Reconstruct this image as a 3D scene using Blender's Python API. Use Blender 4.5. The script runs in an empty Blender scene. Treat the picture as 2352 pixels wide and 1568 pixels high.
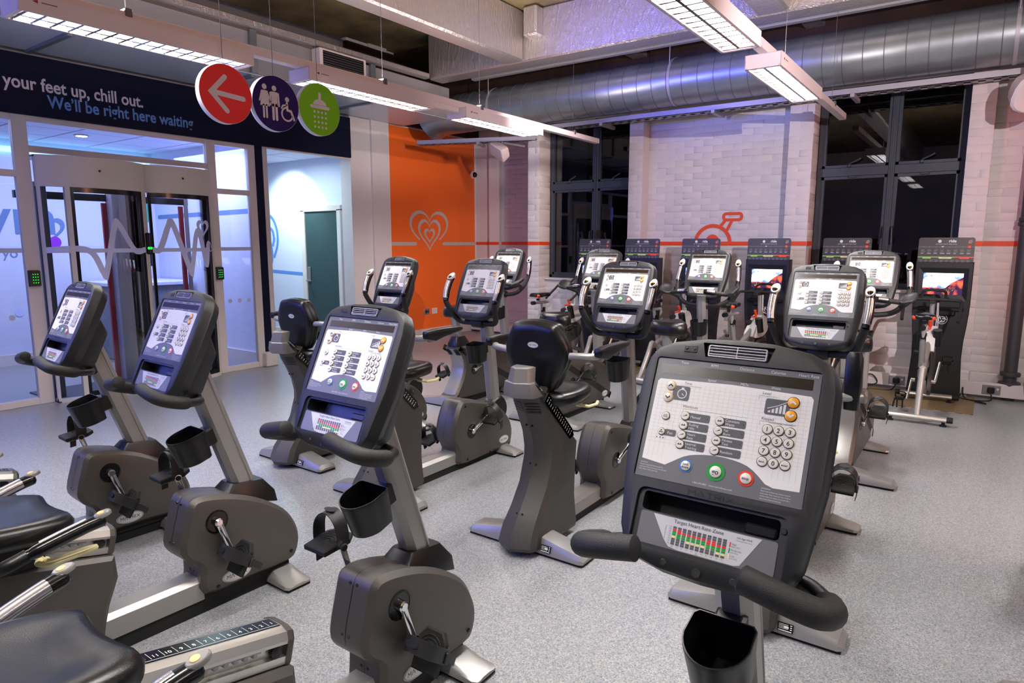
import bpy, bmesh, math, random
from mathutils import Vector, Matrix, Euler
random.seed(7)
SC = bpy.context.scene
COL = SC.collection
PI = math.pi
# ------------------------------------------------------------------ camera
cam = bpy.data.cameras.new('camera')
cam.sensor_width = 36.0
cam.lens = 1518.0 / 2352.0 * 36.0
cam.clip_start = 0.02
cam.clip_end = 100
camo = bpy.data.objects.new('camera', cam)
COL.objects.link(camo)
camo.location = (0, 0, 1.45)
camo.rotation_euler = (math.radians(90 - 8.468), 0, math.radians(35.48))
SC.camera = camo
# ------------------------------------------------------------------ world, view
W = bpy.data.worlds.new('night')
SC.world = W
W.use_nodes = True
W.node_tree.nodes['Background'].inputs[0].default_value = (0.02, 0.022, 0.035, 1)
W.node_tree.nodes['Background'].inputs[1].default_value = 0.35
vs = SC.view_settings
vs.view_transform = 'Standard'
vs.look = 'None'
vs.exposure = 1.05
vs.gamma = 1.0
vs.use_curve_mapping = False
SC.cycles.max_bounces = 8
SC.cycles.transparent_max_bounces = 16
SC.cycles.sample_clamp_indirect = 4.0
# ------------------------------------------------------------------ lamps of the place, with some added fill lamps
TUBE_W = 42.0
UP_W = 13.0            # watts of each unseen uplight added to brighten the ceiling          # watts in each ceiling fitting (see ceiling_light())
def lamp(name, kind, loc, target, energy, color, size=0.3, size_y=None, spot=1.2, blend=0.6):
    l = bpy.data.lights.new(name, kind)
    l.energy = energy
    l.color = color
    if kind == 'AREA':
        l.shape = 'RECTANGLE'
        l.size = size
        l.size_y = size_y or size
    else:
        l.shadow_soft_size = size
        if kind == 'SPOT':
            l.spot_size = spot
            l.spot_blend = blend
    o = bpy.data.objects.new(name, l)
    COL.objects.link(o)
    o.location = loc
    d = Vector(target) - Vector(loc)
    o.rotation_euler = d.to_track_quat('-Z', 'Y').to_euler()
    return o
lamp('blue_floodlight', 'SPOT', (-4.0, -2.2, 2.35), (-2.35, 2.6, .9), 60, (0.10, 0.14, 1.0), 0.03, spot=0.80, blend=0.5)
lamp('blue_light_panel', 'AREA', (-6.7, -1.7, 2.5), (-2.4, 1.0, 1.0), 85, (0.12, 0.17, 1.0), 2.6, 1.5)
lamp('blue_uplight', 'SPOT', (-4.0, 3.4, 2.95), (-3.1, 6.6, 3.80), 190, (0.06, 0.09, 1.0), 0.01, spot=0.8, blend=0.8)
lamp('blue_uplight', 'SPOT', (-2.55, 4.9, 2.9), (-2.0, 7.0, 3.5), 30, (0.08, 0.12, 1.0), 0.03, spot=0.9, blend=0.9)
lamp('pink_wall_fill', 'SPOT', (0.9, 2.6, 2.42), (-2.9, 7.7, 1.7), 270, (1.0, 0.84, 0.85), 0.006, spot=1.35, blend=0.7)  # unseen fill spot, added to brighten the back wall
lamp('violet_wall_wash', 'SPOT', (-2.63, 3.6, 2.75), (-2.45, 7.78, 1.9), 70, (0.66, 0.66, 1.0), 0.05, spot=0.62, blend=0.5)
lamp('red_floodlight', 'SPOT', (2.3, 6.6, 2.4), (0.1, 7.8, 2.0), 40, (1.0, 0.16, 0.06), 0.006, spot=1.2)
lamp('orange_floodlight', 'SPOT', (3.4, 4.4, 2.2), (-2.2, 4.6, 1.1), 75, (1.0, 0.36, 0.18), 0.01, spot=1.3)
lamp('warm_wall_fill', 'SPOT', (-3.0, 5.6, 2.9), (-7.0, 7.6, 1.6), 90, (1.0, 0.86, 0.8), 0.1, spot=1.3, blend=0.8)  # unseen fill spot, added to brighten the orange wall
lamp('lobby_ceiling_lamp', 'AREA', (-8.0, 3.2, 2.55), (-8.0, 3.2, 0), 32, (0.62, 0.68, 1.0), 1.6, 3.2)
lamp('lobby_blue_lamp', 'AREA', (-7.6, 4.4, 2.5), (-7.6, 4.4, 0), 14, (0.42, 0.46, 1.0), 0.4, 0.8)
lamp('corridor_downlight', 'SPOT', (-8.45, 5.75, 2.58), (-8.6, 6.35, 1.6), 60, (0.78, 1.0, 1.0), 0.05, spot=1.9, blend=0.7)
lamp('corridor_ceiling_lamp', 'AREA', (-7.9, 5.5, 2.58), (-7.9, 5.5, 0), 11, (0.75, 1.0, 1.0), 0.6, 0.6)
# ------------------------------------------------------------------ materials
MATS = {}
def srgb(r, g, b):
    f = lambda c: (c / 12.92 if c <= 0.04045 else ((c + 0.055) / 1.055) ** 2.4)
    return (f(r / 255), f(g / 255), f(b / 255), 1)
def mat(name, col, rough=0.5, metal=0.0, bump=0.0, bscale=200.0, vary=0.0, vscale=8.0, emit=None, estr=0.0, coat=0.0, spec=0.5):
    m = bpy.data.materials.new(name)
    m.use_nodes = True
    nt = m.node_tree
    b = nt.nodes['Principled BSDF']
    c = srgb(*col) if max(col) > 1.001 or isinstance(col[0], int) else (*col, 1)
    b.inputs['Base Color'].default_value = c
    b.inputs['Roughness'].default_value = rough
    b.inputs['Metallic'].default_value = metal
    b.inputs['Specular IOR Level'].default_value = spec
    if coat:
        b.inputs['Coat Weight'].default_value = coat
        b.inputs['Coat Roughness'].default_value = 0.1
    tc = nt.nodes.new('ShaderNodeTexCoord')
    if bump:
        n = nt.nodes.new('ShaderNodeTexNoise')
        n.inputs['Scale'].default_value = bscale
        n.inputs['Detail'].default_value = 3
        bp = nt.nodes.new('ShaderNodeBump')
        bp.inputs['Strength'].default_value = bump
        bp.inputs['Distance'].default_value = 0.002
        nt.links.new(tc.outputs['Object'], n.inputs['Vector'])
        nt.links.new(n.outputs['Fac'], bp.inputs['Height'])
        nt.links.new(bp.outputs['Normal'], b.inputs['Normal'])
    if vary:
        n2 = nt.nodes.new('ShaderNodeTexNoise')
        n2.inputs['Scale'].default_value = vscale
        n2.inputs['Detail'].default_value = 4
        r = nt.nodes.new('ShaderNodeValToRGB')
        r.color_ramp.elements[0].position = 0.3
        r.color_ramp.elements[1].position = 0.7
        r.color_ramp.elements[0].color = tuple(x * (1 - vary) for x in c[:3]) + (1,)
        r.color_ramp.elements[1].color = tuple(min(1, x * (1 + vary)) for x in c[:3]) + (1,)
        nt.links.new(tc.outputs['Object'], n2.inputs['Vector'])
        nt.links.new(n2.outputs['Fac'], r.inputs['Fac'])
        nt.links.new(r.outputs['Color'], b.inputs['Base Color'])
    if emit:
        b.inputs['Emission Color'].default_value = srgb(*emit)
        b.inputs['Emission Strength'].default_value = estr
    MATS[name] = m
    return m
def M(n): return MATS[n]
mat('console_plastic', (27, 28, 31), 0.42, 0.0, 0.25, 2200, spec=0.6)
mat('dark_plastic', (30, 30, 32), 0.45, 0.0, 0.3, 500)
mat('black_plastic', (14, 14, 15), 0.35)
mat('black_gloss', (10, 10, 12), 0.2)
mat('black_leather', (11, 11, 12), 0.3, 0, 0.2, 320, spec=0.5)
mat('foam', (27, 26, 25), 0.55, 0, 0.5, 700)
mat('shroud_paint', (84, 80, 76), 0.36, 0.4, 0.25, 700)
mat('shroud_dark', (66, 63, 60), 0.45, 0.2, 0.25, 700)
mat('silver_paint', (152, 150, 147), 0.34, 0.5, 0.1, 500)
mat('cap_paint', (124, 121, 118), 0.38, 0.4)
mat('aluminium', (214, 212, 206), 0.3, 0.85, 0.1, 300)
mat('chrome', (225, 225, 228), 0.12, 1.0)
mat('grip_steel', (205, 200, 204), 0.22, 0.9)
mat('panel_grey', (112, 112, 114), 0.42, 0.1)
mat('panel_white', (247, 244, 236), 0.4, emit=(238, 234, 224), estr=0.0)
mat('tag_grey', (88, 88, 91), 0.45)
mat('line_grey', (120, 120, 122), 0.5)
mat('grid_line', (216, 212, 203), 0.5)
mat('text_grey', (74, 74, 78), 0.5)
mat('text_white', (226, 226, 226), 0.5)
mat('text_dark', (40, 40, 42), 0.5)
mat('led_strip', (46, 37, 22), 0.25, 0, 0, vary=0.3, vscale=1400)
mat('btn_white', (233, 228, 214), 0.35)
mat('btn_ring', (62, 54, 42), 0.4)
mat('btn_amber', (250, 172, 48), 0.35)
mat('btn_peach', (240, 196, 130), 0.35)
mat('go_green', (22, 150, 60), 0.4)
mat('stop_red', (232, 64, 38), 0.4)
mat('cool_blue', (52, 118, 190), 0.4)
mat('bar_red', (228, 40, 30), 0.45)
mat('bar_green', (30, 150, 55), 0.45)
mat('bar_cream', (245, 225, 150), 0.45)
mat('bar_yellow', (240, 170, 50), 0.45)
mat('sticker_white', (205, 205, 205), 0.4)
mat('cream_plastic', (214, 205, 152), 0.4)
mat('red_plastic', (226, 66, 28), 0.4)
mat('rubber', (12, 12, 12), 0.75)
mat('wall_white', (220, 214, 214), 0.6, 0, 0.25, 40)
mat('brick_paint', (212, 206, 205), 0.55, 0, 1.0, 15, vary=0.03, vscale=3)
mat('orange_paint', (250, 112, 34), 0.55, 0, 0.1, 80)
mat('stripe_orange', (226, 74, 22), 0.55)
mat('grey_vinyl', (190, 186, 186), 0.55)
mat('navy', (6, 12, 42), 0.6, 0, 0.2, 300, spec=0.2)
mat('frame_white', (214, 204, 202), 0.45)
mat('frame_warm', (206, 200, 192), 0.4)
mat('steel_blue', (52, 58, 68), 0.5)
mat('door_green', (44, 68, 70), 0.5, vary=0.06)
mat('lobby_white', (212, 216, 238), 0.6)
mat('vinyl_blue', (104, 132, 184), 0.5)
mat('vinyl_lav', (200, 208, 244), 0.5)
mat('text_blue', (92, 142, 214), 0.5)
mat('text_lilac', (222, 212, 222), 0.5)
mat('sign_red', (244, 58, 58), 0.5, spec=0.2)
mat('sign_purple', (34, 14, 92), 0.5, spec=0.2)
mat('sign_green', (124, 194, 26), 0.5, spec=0.2)
mat('sign_edge', (226, 220, 226), 0.4)
mat('galv', (150, 156, 160), 0.34, 0.75, 0.12, 30, vary=0.1, vscale=5)
mat('lit_soffit', (205, 212, 224), 0.3, 0.3, 0.05, 10)  # paler and bluer than the duct sides: light from below put into the colour
mat('grey_sheet', (150, 146, 150), 0.5, 0.2)
mat('tray_metal', (172, 170, 176), 0.45, 0.4)
mat('concrete', (112, 98, 70), 0.85, 0, 0.8, 12, vary=0.5, vscale=2.2)
mat('void_shade', (44, 26, 20), 0.9, 0, 0.6, 14, vary=0.6, vscale=3)  # dark brown with the shade above the round duct put into the colour
mat('fixture_white', (228, 214, 216), 0.4)
mat('louvre', (120, 120, 122), 0.18, 0.9)
mat('tube_light', (255, 255, 255), 0.5, emit=(255, 250, 244), estr=14.0)
mat('wire', (110, 108, 112), 0.5, 0.5)
mat('kiosk_dark', (28, 27, 28), 0.38)
mat('kiosk_board', (54, 52, 50), 0.4)
mat('board_dim', (88, 84, 80), 0.5)
mat('board_lime', (150, 206, 84), 0.5)
mat('board_pale', (214, 214, 160), 0.5)
mat('board_orange', (240, 84, 30), 0.5)
mat('socket_steel', (150, 150, 152), 0.35, 0.6)
mat('led_green', (30, 255, 60), 0.4, emit=(40, 255, 70), estr=0.5)
mat('magenta', (150, 40, 200), 0.5)
mat('teal', (60, 180, 160), 0.5)
mat('red_seal', (150, 20, 40), 0.5)
mat('desk_grey', (120, 128, 140), 0.5, vary=0.15, vscale=20)
mat('pipe_grey', (66, 62, 64), 0.5, 0.1)
mat('downlight', (255, 255, 255), 0.5, emit=(235, 250, 255), estr=12.0)
mat('cyan_strip', (200, 255, 255), 0.5, emit=(150, 235, 255), estr=1.0)
mat('yellow_patch', (196, 170, 90), 0.8, 0, 0.5, 20, vary=0.3)
mat('ext_brick', (96, 44, 30), 0.9, vary=0.5, vscale=6)

def nodes_of(name, rough=0.5, metal=0.0):
    m = bpy.data.materials.new(name)
    m.use_nodes = True
    nt = m.node_tree
    b = nt.nodes['Principled BSDF']
    b.inputs['Roughness'].default_value = rough
    b.inputs['Metallic'].default_value = metal
    MATS[name] = m
    tc = nt.nodes.new('ShaderNodeTexCoord')
    return m, nt, b, tc
# speckled vinyl floor
m, nt, b, tc = nodes_of('floor_vinyl', 0.3)
def chip(scale, stops):
    v = nt.nodes.new('ShaderNodeTexVoronoi')
    v.inputs['Scale'].default_value = scale
    nt.links.new(tc.outputs['Object'], v.inputs['Vector'])
    sp = nt.nodes.new('ShaderNodeSeparateColor')
    nt.links.new(v.outputs['Color'], sp.inputs['Color'])
    r = nt.nodes.new('ShaderNodeValToRGB')
    r.color_ramp.interpolation = 'CONSTANT'
    els = r.color_ramp.elements
    els[0].position = 0; els[0].color = srgb(*stops[0][1])
    els[1].position = stops[1][0]; els[1].color = srgb(*stops[1][1])
    for p, c in stops[2:]:
        e = els.new(p); e.color = srgb(*c)
    nt.links.new(sp.outputs['Red'], r.inputs['Fac'])
    return r
ra = chip(210, [(0, (126, 129, 134)), (0.28, (154, 148, 142)), (0.5, (168, 170, 173)), (0.70, (112, 120, 131)), (0.88, (72, 86, 104))])
rb = chip(380, [(0, (134, 135, 138)), (0.38, (172, 166, 160)), (0.64, (118, 124, 132)), (0.86, (76, 88, 103))])
mx = nt.nodes.new('ShaderNodeMix'); mx.data_type = 'RGBA'
mx.inputs['Factor'].default_value = 0.5
nt.links.new(ra.outputs['Color'], mx.inputs['A'])
nt.links.new(rb.outputs['Color'], mx.inputs['B'])
nt.links.new(mx.outputs['Result'], b.inputs['Base Color'])
# foil-faced insulation
m, nt, b, tc = nodes_of('foil', 0.36, 0.8)
b.inputs['Base Color'].default_value = srgb(205, 198, 196)
n1 = nt.nodes.new('ShaderNodeTexNoise'); n1.inputs['Scale'].default_value = 9; n1.inputs['Detail'].default_value = 6; n1.inputs['Distortion'].default_value = 1.2
mpf = nt.nodes.new('ShaderNodeMapping'); mpf.inputs['Scale'].default_value = (2.6, 2.6, .7)
v1 = nt.nodes.new('ShaderNodeTexVoronoi'); v1.inputs['Scale'].default_value = 130
bp1 = nt.nodes.new('ShaderNodeBump'); bp1.inputs['Strength'].default_value = 0.8; bp1.inputs['Distance'].default_value = 0.014
bp2 = nt.nodes.new('ShaderNodeBump'); bp2.inputs['Strength'].default_value = 0.5; bp2.inputs['Distance'].default_value = 0.003
nt.links.new(tc.outputs['Object'], mpf.inputs['Vector']); nt.links.new(mpf.outputs['Vector'], n1.inputs['Vector']); nt.links.new(tc.outputs['Object'], v1.inputs['Vector'])
nt.links.new(n1.outputs['Fac'], bp1.inputs['Height'])
nt.links.new(v1.outputs['Distance'], bp2.inputs['Height'])
nt.links.new(bp1.outputs['Normal'], bp2.inputs['Normal'])
nt.links.new(bp2.outputs['Normal'], b.inputs['Normal'])
# woven mat
m, nt, b, tc = nodes_of('woven_mat', 0.6)
wv = nt.nodes.new('ShaderNodeTexChecker'); wv.inputs['Scale'].default_value = 34
wv.inputs['Color1'].default_value = srgb(150, 128, 92); wv.inputs['Color2'].default_value = srgb(96, 80, 56)
mp = nt.nodes.new('ShaderNodeMapping'); mp.inputs['Scale'].default_value = (0.55, 1.6, 1)
nt.links.new(tc.outputs['Object'], mp.inputs['Vector']); nt.links.new(mp.outputs['Vector'], wv.inputs['Vector'])
nt.links.new(wv.outputs['Color'], b.inputs['Base Color'])
bpw = nt.nodes.new('ShaderNodeBump'); bpw.inputs['Strength'].default_value = 0.5; bpw.inputs['Distance'].default_value = 0.003
nt.links.new(wv.outputs['Fac'], bpw.inputs['Height']); nt.links.new(bpw.outputs['Normal'], b.inputs['Normal'])
# glass panes: clear sheet with a fresnel reflection
def glass(name, tint, ior=1.45, rough=0.0, add=0.0):
    m = bpy.data.materials.new(name)
    m.use_nodes = True
    nt = m.node_tree
    for n in list(nt.nodes):
        if n.type != 'OUTPUT_MATERIAL': nt.nodes.remove(n)
    out = nt.nodes['Material Output']
    t = nt.nodes.new('ShaderNodeBsdfTransparent'); t.inputs[0].default_value = (*tint, 1)
    g = nt.nodes.new('ShaderNodeBsdfGlossy'); g.inputs['Roughness'].default_value = rough
    f = nt.nodes.new('ShaderNodeFresnel'); f.inputs['IOR'].default_value = ior
    mx = nt.nodes.new('ShaderNodeMixShader')
    nt.links.new(f.outputs[0], mx.inputs[0]); nt.links.new(t.outputs[0], mx.inputs[1]); nt.links.new(g.outputs[0], mx.inputs[2])
    nt.links.new(mx.outputs[0], out.inputs[0])
    MATS[name] = m
glass('glass_clear', (0.93, 0.96, 0.99))
glass('glass_night', (0.55, 0.58, 0.62), 1.7)
# kiosk screen picture: sky over red rocks, a lit screen
m, nt, b, tc = nodes_of('screen', 0.2)
sep = nt.nodes.new('ShaderNodeSeparateXYZ'); nt.links.new(tc.outputs['Object'], sep.inputs[0])
def math_(op, a, bb):
    n = nt.nodes.new('ShaderNodeMath'); n.operation = op
    for i, v in enumerate((a, bb)):
        if isinstance(v, (int, float)): n.inputs[i].default_value = v
        else: nt.links.new(v, n.inputs[i])
    return n.outputs[0]
ns = nt.nodes.new('ShaderNodeTexNoise'); ns.inputs['Scale'].default_value = 14; ns.inputs['Detail'].default_value = 6
nt.links.new(tc.outputs['Object'], ns.inputs['Vector'])
sky = nt.nodes.new('ShaderNodeValToRGB')
sky.color_ramp.elements[0].position = 0.38; sky.color_ramp.elements[0].color = srgb(70, 110, 215)
sky.color_ramp.elements[1].position = 0.56; sky.color_ramp.elements[1].color = srgb(250, 250, 255)
nt.links.new(ns.outputs['Fac'], sky.inputs['Fac'])
nr = nt.nodes.new('ShaderNodeTexNoise'); nr.inputs['Scale'].default_value = 17; nr.inputs['Detail'].default_value = 5
nt.links.new(tc.outputs['Object'], nr.inputs['Vector'])
rock = nt.nodes.new('ShaderNodeValToRGB')
rock.color_ramp.elements[0].position = 0.47; rock.color_ramp.elements[0].color = srgb(50, 30, 60)
rock.color_ramp.elements[1].position = 0.68; rock.color_ramp.elements[1].color = srgb(232, 96, 60)
nt.links.new(nr.outputs['Fac'], rock.inputs['Fac'])
# horizon height rises to the right (object x), with noise
hx = math_('MULTIPLY', math_('MAXIMUM', math_('ADD', sep.outputs['X'], -0.01), 0.0), 0.75)
hz = math_('ADD', math_('ADD', hx, 1.040), math_('MULTIPLY', math_('ADD', nr.outputs['Fac'], -0.5), 0.05))
fac = math_('GREATER_THAN', sep.outputs['Z'], hz)
mxs = nt.nodes.new('ShaderNodeMix'); mxs.data_type = 'RGBA'
nt.links.new(fac, mxs.inputs['Factor']); nt.links.new(rock.outputs['Color'], mxs.inputs['A']); nt.links.new(sky.outputs['Color'], mxs.inputs['B'])
b.inputs['Base Color'].default_value = (0, 0, 0, 1)
nt.links.new(mxs.outputs['Result'], b.inputs['Emission Color']); b.inputs['Emission Strength'].default_value = 1.1

# ------------------------------------------------------------------ mesh builder
_textcache = {}
def text_mesh(s, bold=0.0):
    k = (s, bold)
    if k not in _textcache:
        cu = bpy.data.curves.new('lettering', 'FONT')
        cu.body = s; cu.size = 1.0; cu.resolution_u = 3; cu.offset = bold; cu.align_x = 'LEFT'
        o = bpy.data.objects.new('lettering', cu); COL.objects.link(o)
        dg = bpy.context.evaluated_depsgraph_get()
        me = bpy.data.meshes.new_from_object(o.evaluated_get(dg))
        V = [v.co.copy() for v in me.vertices]; F = [tuple(p.vertices) for p in me.polygons]
        bpy.data.objects.remove(o); bpy.data.meshes.remove(me); bpy.data.curves.remove(cu)
        if V:
            x0 = min(v.x for v in V); x1 = max(v.x for v in V)
        else: x0 = x1 = 0
        _textcache[k] = (V, F, x0, x1)
    return _textcache[k]
def T(x=0, y=0, z=0): return Matrix.Translation((x, y, z))
def R(a, ax): return Matrix.Rotation(a, 4, ax)
def frame(o, x, y, z):
    m = Matrix.Identity(4)
    for i, v in enumerate((x, y, z)):
        for j in range(3): m[j][i] = v[j]
    for j in range(3): m[j][3] = o[j]
    return m
class MB:
    def __init__(s, Tm=None):
        s.v = []; s.f = []; s.m = []; s.T = Tm or Matrix.Identity(4)
    def add(s, vs, fs, m=0):
        o = len(s.v)
        s.v += [s.T @ Vector(v) for v in vs]
        for f in fs:
            s.f.append(tuple(o + i for i in f)); s.m.append(m)
        return s
    def box(s, x0, x1, y0, y1, z0, z1, m=0, c=0.0):
        if x0 > x1: x0, x1 = x1, x0
        if y0 > y1: y0, y1 = y1, y0
        if z0 > z1: z0, z1 = z1, z0
        c = min(c, (x1 - x0) * .45, (y1 - y0) * .45, (z1 - z0) * .45)
        if c <= 0:
            vs = [(x, y, z) for z in (z0, z1) for y in (y0, y1) for x in (x0, x1)]
            return s.add(vs, [(0, 2, 3, 1), (4, 5, 7, 6), (0, 1, 5, 4), (2, 6, 7, 3), (0, 4, 6, 2), (1, 3, 7, 5)], m)
        def ring(z, d):
            X0, X1, Y0, Y1 = x0 + d, x1 - d, y0 + d, y1 - d
            e = c if d == 0 else c * .6
            return [(X0 + e, Y0, z), (X1 - e, Y0, z), (X1, Y0 + e, z), (X1, Y1 - e, z), (X1 - e, Y1, z), (X0 + e, Y1, z), (X0, Y1 - e, z), (X0, Y0 + e, z)]
        return s.loft([ring(z0, c), ring(z0 + c, 0), ring(z1 - c, 0), ring(z1, c)], m=m)
    def loft(s, rings, m=0, cap=True, closed=True):
        n = len(rings[0]); vs = [p for r in rings for p in r]; fs = []
        for i in range(len(rings) - 1):
            for j in range(n if closed else n - 1):
                a = i * n + j; b2 = i * n + (j + 1) % n
                fs.append((a, b2, b2 + n, a + n))
        if cap and closed:
            fs.append(tuple(range(n - 1, -1, -1))); fs.append(tuple((len(rings) - 1) * n + j for j in range(n)))
        return s.add(vs, fs, m)
    def prism(s, poly, a0, a1, axis='x', m=0):
        def P(p, a):
            return (a, p[0], p[1]) if axis == 'x' else ((p[0], a, p[1]) if axis == 'y' else (p[0], p[1], a))
        return s.loft([[P(p, a0) for p in poly], [P(p, a1) for p in poly]], m)
    def flat(s, poly, w=0.0, m=0):
        return s.add([(p[0], p[1], w) for p in poly], [tuple(range(len(poly)))], m)
    def tube(s, path, r, n=10, m=0, cap=True, sq=None):
        path = [Vector(p) for p in path]; rings = []
        N = len(path); up = None
        for i, p in enumerate(path):
            t = (path[min(i + 1, N - 1)] - path[max(i - 1, 0)]).normalized()
            if up is None:
                up = Vector((0, 0, 1)) if abs(t.z) < .9 else Vector((0, 1, 0))
            sd = t.cross(up)
            if sd.length < 1e-6: sd = t.cross(Vector((1, 0, 0)))
            sd.normalize(); up = sd.cross(t).normalized()
            rr = r[i] if isinstance(r, (list, tuple)) else r
            ring = []
            for k in range(n):
                a = 2 * PI * k / n
                ca, sa = math.cos(a), math.sin(a)
                if sq: ca, sa = ca * sq[0], sa * sq[1]
                ring.append(p + (sd * ca + up * sa) * rr)
            rings.append(ring)
        return s.loft(rings, m, cap)
    def lathe(s, prof, n=20, m=0, cap=True):
        return s.loft([[(r * math.cos(2 * PI * k / n), r * math.sin(2 * PI * k / n), z) for k in range(n)] for r, z in prof], m, cap)
    def disc(s, x, y, w, rx, ry=None, n=20, m=0):
        ry = ry or rx
        return s.flat([(x + rx * math.cos(2 * PI * k / n), y + ry * math.sin(2 * PI * k / n)) for k in range(n)], w, m)
    def puck(s, x, y, w0, w1, rx, ry=None, n=20, m=0, top=0.85):
        ry = ry or rx
        R_ = lambda k, w: [(x + rx * k * math.cos(2 * PI * j / n), y + ry * k * math.sin(2 * PI * j / n), w) for j in range(n)]
        return s.loft([R_(1, w0), R_(1, w0 + (w1 - w0) * .7), R_(top, w1)], m)
    def stroke(s, pts, wd, w=0.0, th=0.0, m=0):
        P = []
        for p in pts:
            v = Vector((p[0], p[1]))
            if not P or (v - P[-1]).length > 1e-6: P.append(v)
        cl = len(P) > 2 and (P[0] - P[-1]).length < wd * .4
        if cl: P = P[:-1]
        n = len(P); h = wd / 2; L = []; Rr = []
        for i in range(n):
            a = P[i - 1] if (cl or i > 0) else None
            c = P[(i + 1) % n] if (cl or i < n - 1) else None
            d1 = (P[i] - a).normalized() if a is not None else None
            d2 = (c - P[i]).normalized() if c is not None else None
            d1 = d1 or d2; d2 = d2 or d1
            n1 = Vector((-d1.y, d1.x)); n2 = Vector((-d2.y, d2.x)); nn = n1 + n2
            nn = nn.normalized() if nn.length > 1e-6 else n1
            k = h / max(.42, nn.dot(n1))
            L.append(P[i] + nn * k); Rr.append(P[i] - nn * k)
        quads = []
        for i in range(n if cl else n - 1):
            q = (i + 1) % n
            quads.append([Rr[i], Rr[q], L[q], L[i]])
        if not cl:
            for e, o_ in ((0, 1), (n - 1, -1)):
                d = (P[1] - P[0]).normalized() if e == 0 else (P[-2] - P[-1]).normalized()
                a0 = math.atan2(d.y, d.x) + PI / 2
                quads.append([P[e] + h * Vector((math.cos(a0 + PI * k / 6), math.sin(a0 + PI * k / 6))) for k in range(7)])
        for q in quads:
            if th: s.loft([[(p.x, p.y, w) for p in q], [(p.x, p.y, w + th) for p in q]], m)
            else: s.flat([(p.x, p.y) for p in q], w, m)
        return s
    def text(s, body, size, x, y, w=0.0, m=0, align='c', bold=0.0, width=None, A=None):
        V, F, x0, x1 = text_mesh(body, bold)
        if not V: return s
        sx = size if width is None else width / max(1e-6, (x1 - x0))
        ox = {'l': -x0 * sx, 'c': -(x0 + x1) / 2 * sx, 'r': -x1 * sx}[align]
        pts = [Vector((v.x * sx + ox, v.y * size, 0)) for v in V]
        if A: pts = [A @ p for p in pts]
        return s.add([(p.x + x, p.y + y, p.z + w) for p in pts], F, m)
    def logo(s, x, y, wd, h, w, m=0, k=.16):
        # wide-set capitals drawn as strokes
        L = {'M': [[(0, 0), (0, 1), (.5, .38), (1, 1), (1, 0)]], 'A': [[(0, 0), (.5, 1), (1, 0)]], 'T': [[(0, .93), (1, .93)], [(.5, .84), (.5, 0)]],
             'R': [[(0, 0), (0, 1), (.85, 1), (1, .82), (.85, .48), (.2, .48)], [(.52, .36), (1, 0)]], 'I': [[(0, 0), (0, 1)]], 'X': [[(0, 0), (1, 1)], [(0, 1), (.40, .60)], [(.60, .40), (1, 0)]]}
        W_ = {'M': 1.0, 'A': 1.0, 'T': .9, 'R': .85, 'I': .1, 'X': .95}
        gap = .34; tot = sum(W_[c] for c in 'MATRIX') + gap * 5; u = wd / tot; px = x - wd / 2
        for c in 'MATRIX':
            for st in L[c]:
                s.stroke([(px + a * W_[c] * u, y + b2 * h) for a, b2 in st], h * k, w, m=m)
            px += (W_[c] + gap) * u
        return s
    def build(s, name, mats, parent=None, smooth=38, weld=False, loc=None):
        me = bpy.data.meshes.new(name)
        vs = s.v
        if loc is not None: vs = [v - Vector(loc) for v in vs]
        me.from_pydata([tuple(v) for v in vs], [], s.f)
        if not isinstance(mats, (list, tuple)): mats = [mats]
        for mm in mats: me.materials.append(MATS[mm])
        if len(mats) > 1: me.polygons.foreach_set('material_index', s.m)
        bm = bmesh.new(); bm.from_mesh(me)
        if weld: bmesh.ops.remove_doubles(bm, verts=bm.verts, dist=1e-5)
        bmesh.ops.recalc_face_normals(bm, faces=bm.faces)
        if smooth:
            ca = math.radians(smooth)
            for f in bm.faces: f.smooth = True
            for e in bm.edges:
                if len(e.link_faces) != 2 or e.calc_face_angle(0) > ca: e.smooth = False
        bm.to_mesh(me); bm.free()
        o = bpy.data.objects.new(name, me); COL.objects.link(o)
        if loc is not None: o.location = loc
        if parent is not None: o.parent = parent
        return o
def tag(o, label=None, cat=None, group=None, kind=None):
    if label: o['label'] = label
    if cat: o['category'] = cat
    if group: o['group'] = group
    if kind: o['kind'] = kind
    return o
def thing(name, label, cat, loc=(0, 0, 0), rz=0.0, group=None):
    o = bpy.data.objects.new(name, None); COL.objects.link(o)
    o.empty_display_size = 0.1
    o.location = loc; o.rotation_euler = (0, 0, rz)
    return tag(o, label, cat, group)
def dup(root, loc, rz=0.0, label=None, group=None):
    kids = {}
    for o in ALLKIDS(root): kids.setdefault(o.parent.name, []).append(o)
    def cp(o, par):
        c = o.copy(); COL.objects.link(c)
        if par is not None: c.parent = par
        for ch in kids.get(o.name, []): cp(ch, c)
        return c
    r = cp(root, None)
    r.location = loc; r.rotation_euler = (0, 0, rz)
    if label: r['label'] = label
    if group: r['group'] = group
    return r
def ALLKIDS(o):
    out = []
    for c in o.children:
        out.append(c); out += ALLKIDS(c)
    return out
def spl(pts, k=6):
    P = [Vector(p) for p in pts]; out = []
    for i in range(len(P) - 1):
        p0, p1, p2, p3 = P[max(i - 1, 0)], P[i], P[i + 1], P[min(i + 2, len(P) - 1)]
        for j in range(k):
            t = j / k
            out.append(0.5 * ((2 * p1) + (p2 - p0) * t + (2 * p0 - 5 * p1 + 4 * p2 - p3) * t * t + (3 * p1 - p0 - 3 * p2 + p3) * t ** 3))
    out.append(P[-1]); return out
def spl2(pts, k=6): return [(p.x, p.y) for p in spl([(x, y, 0) for x, y in pts], k)]
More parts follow.
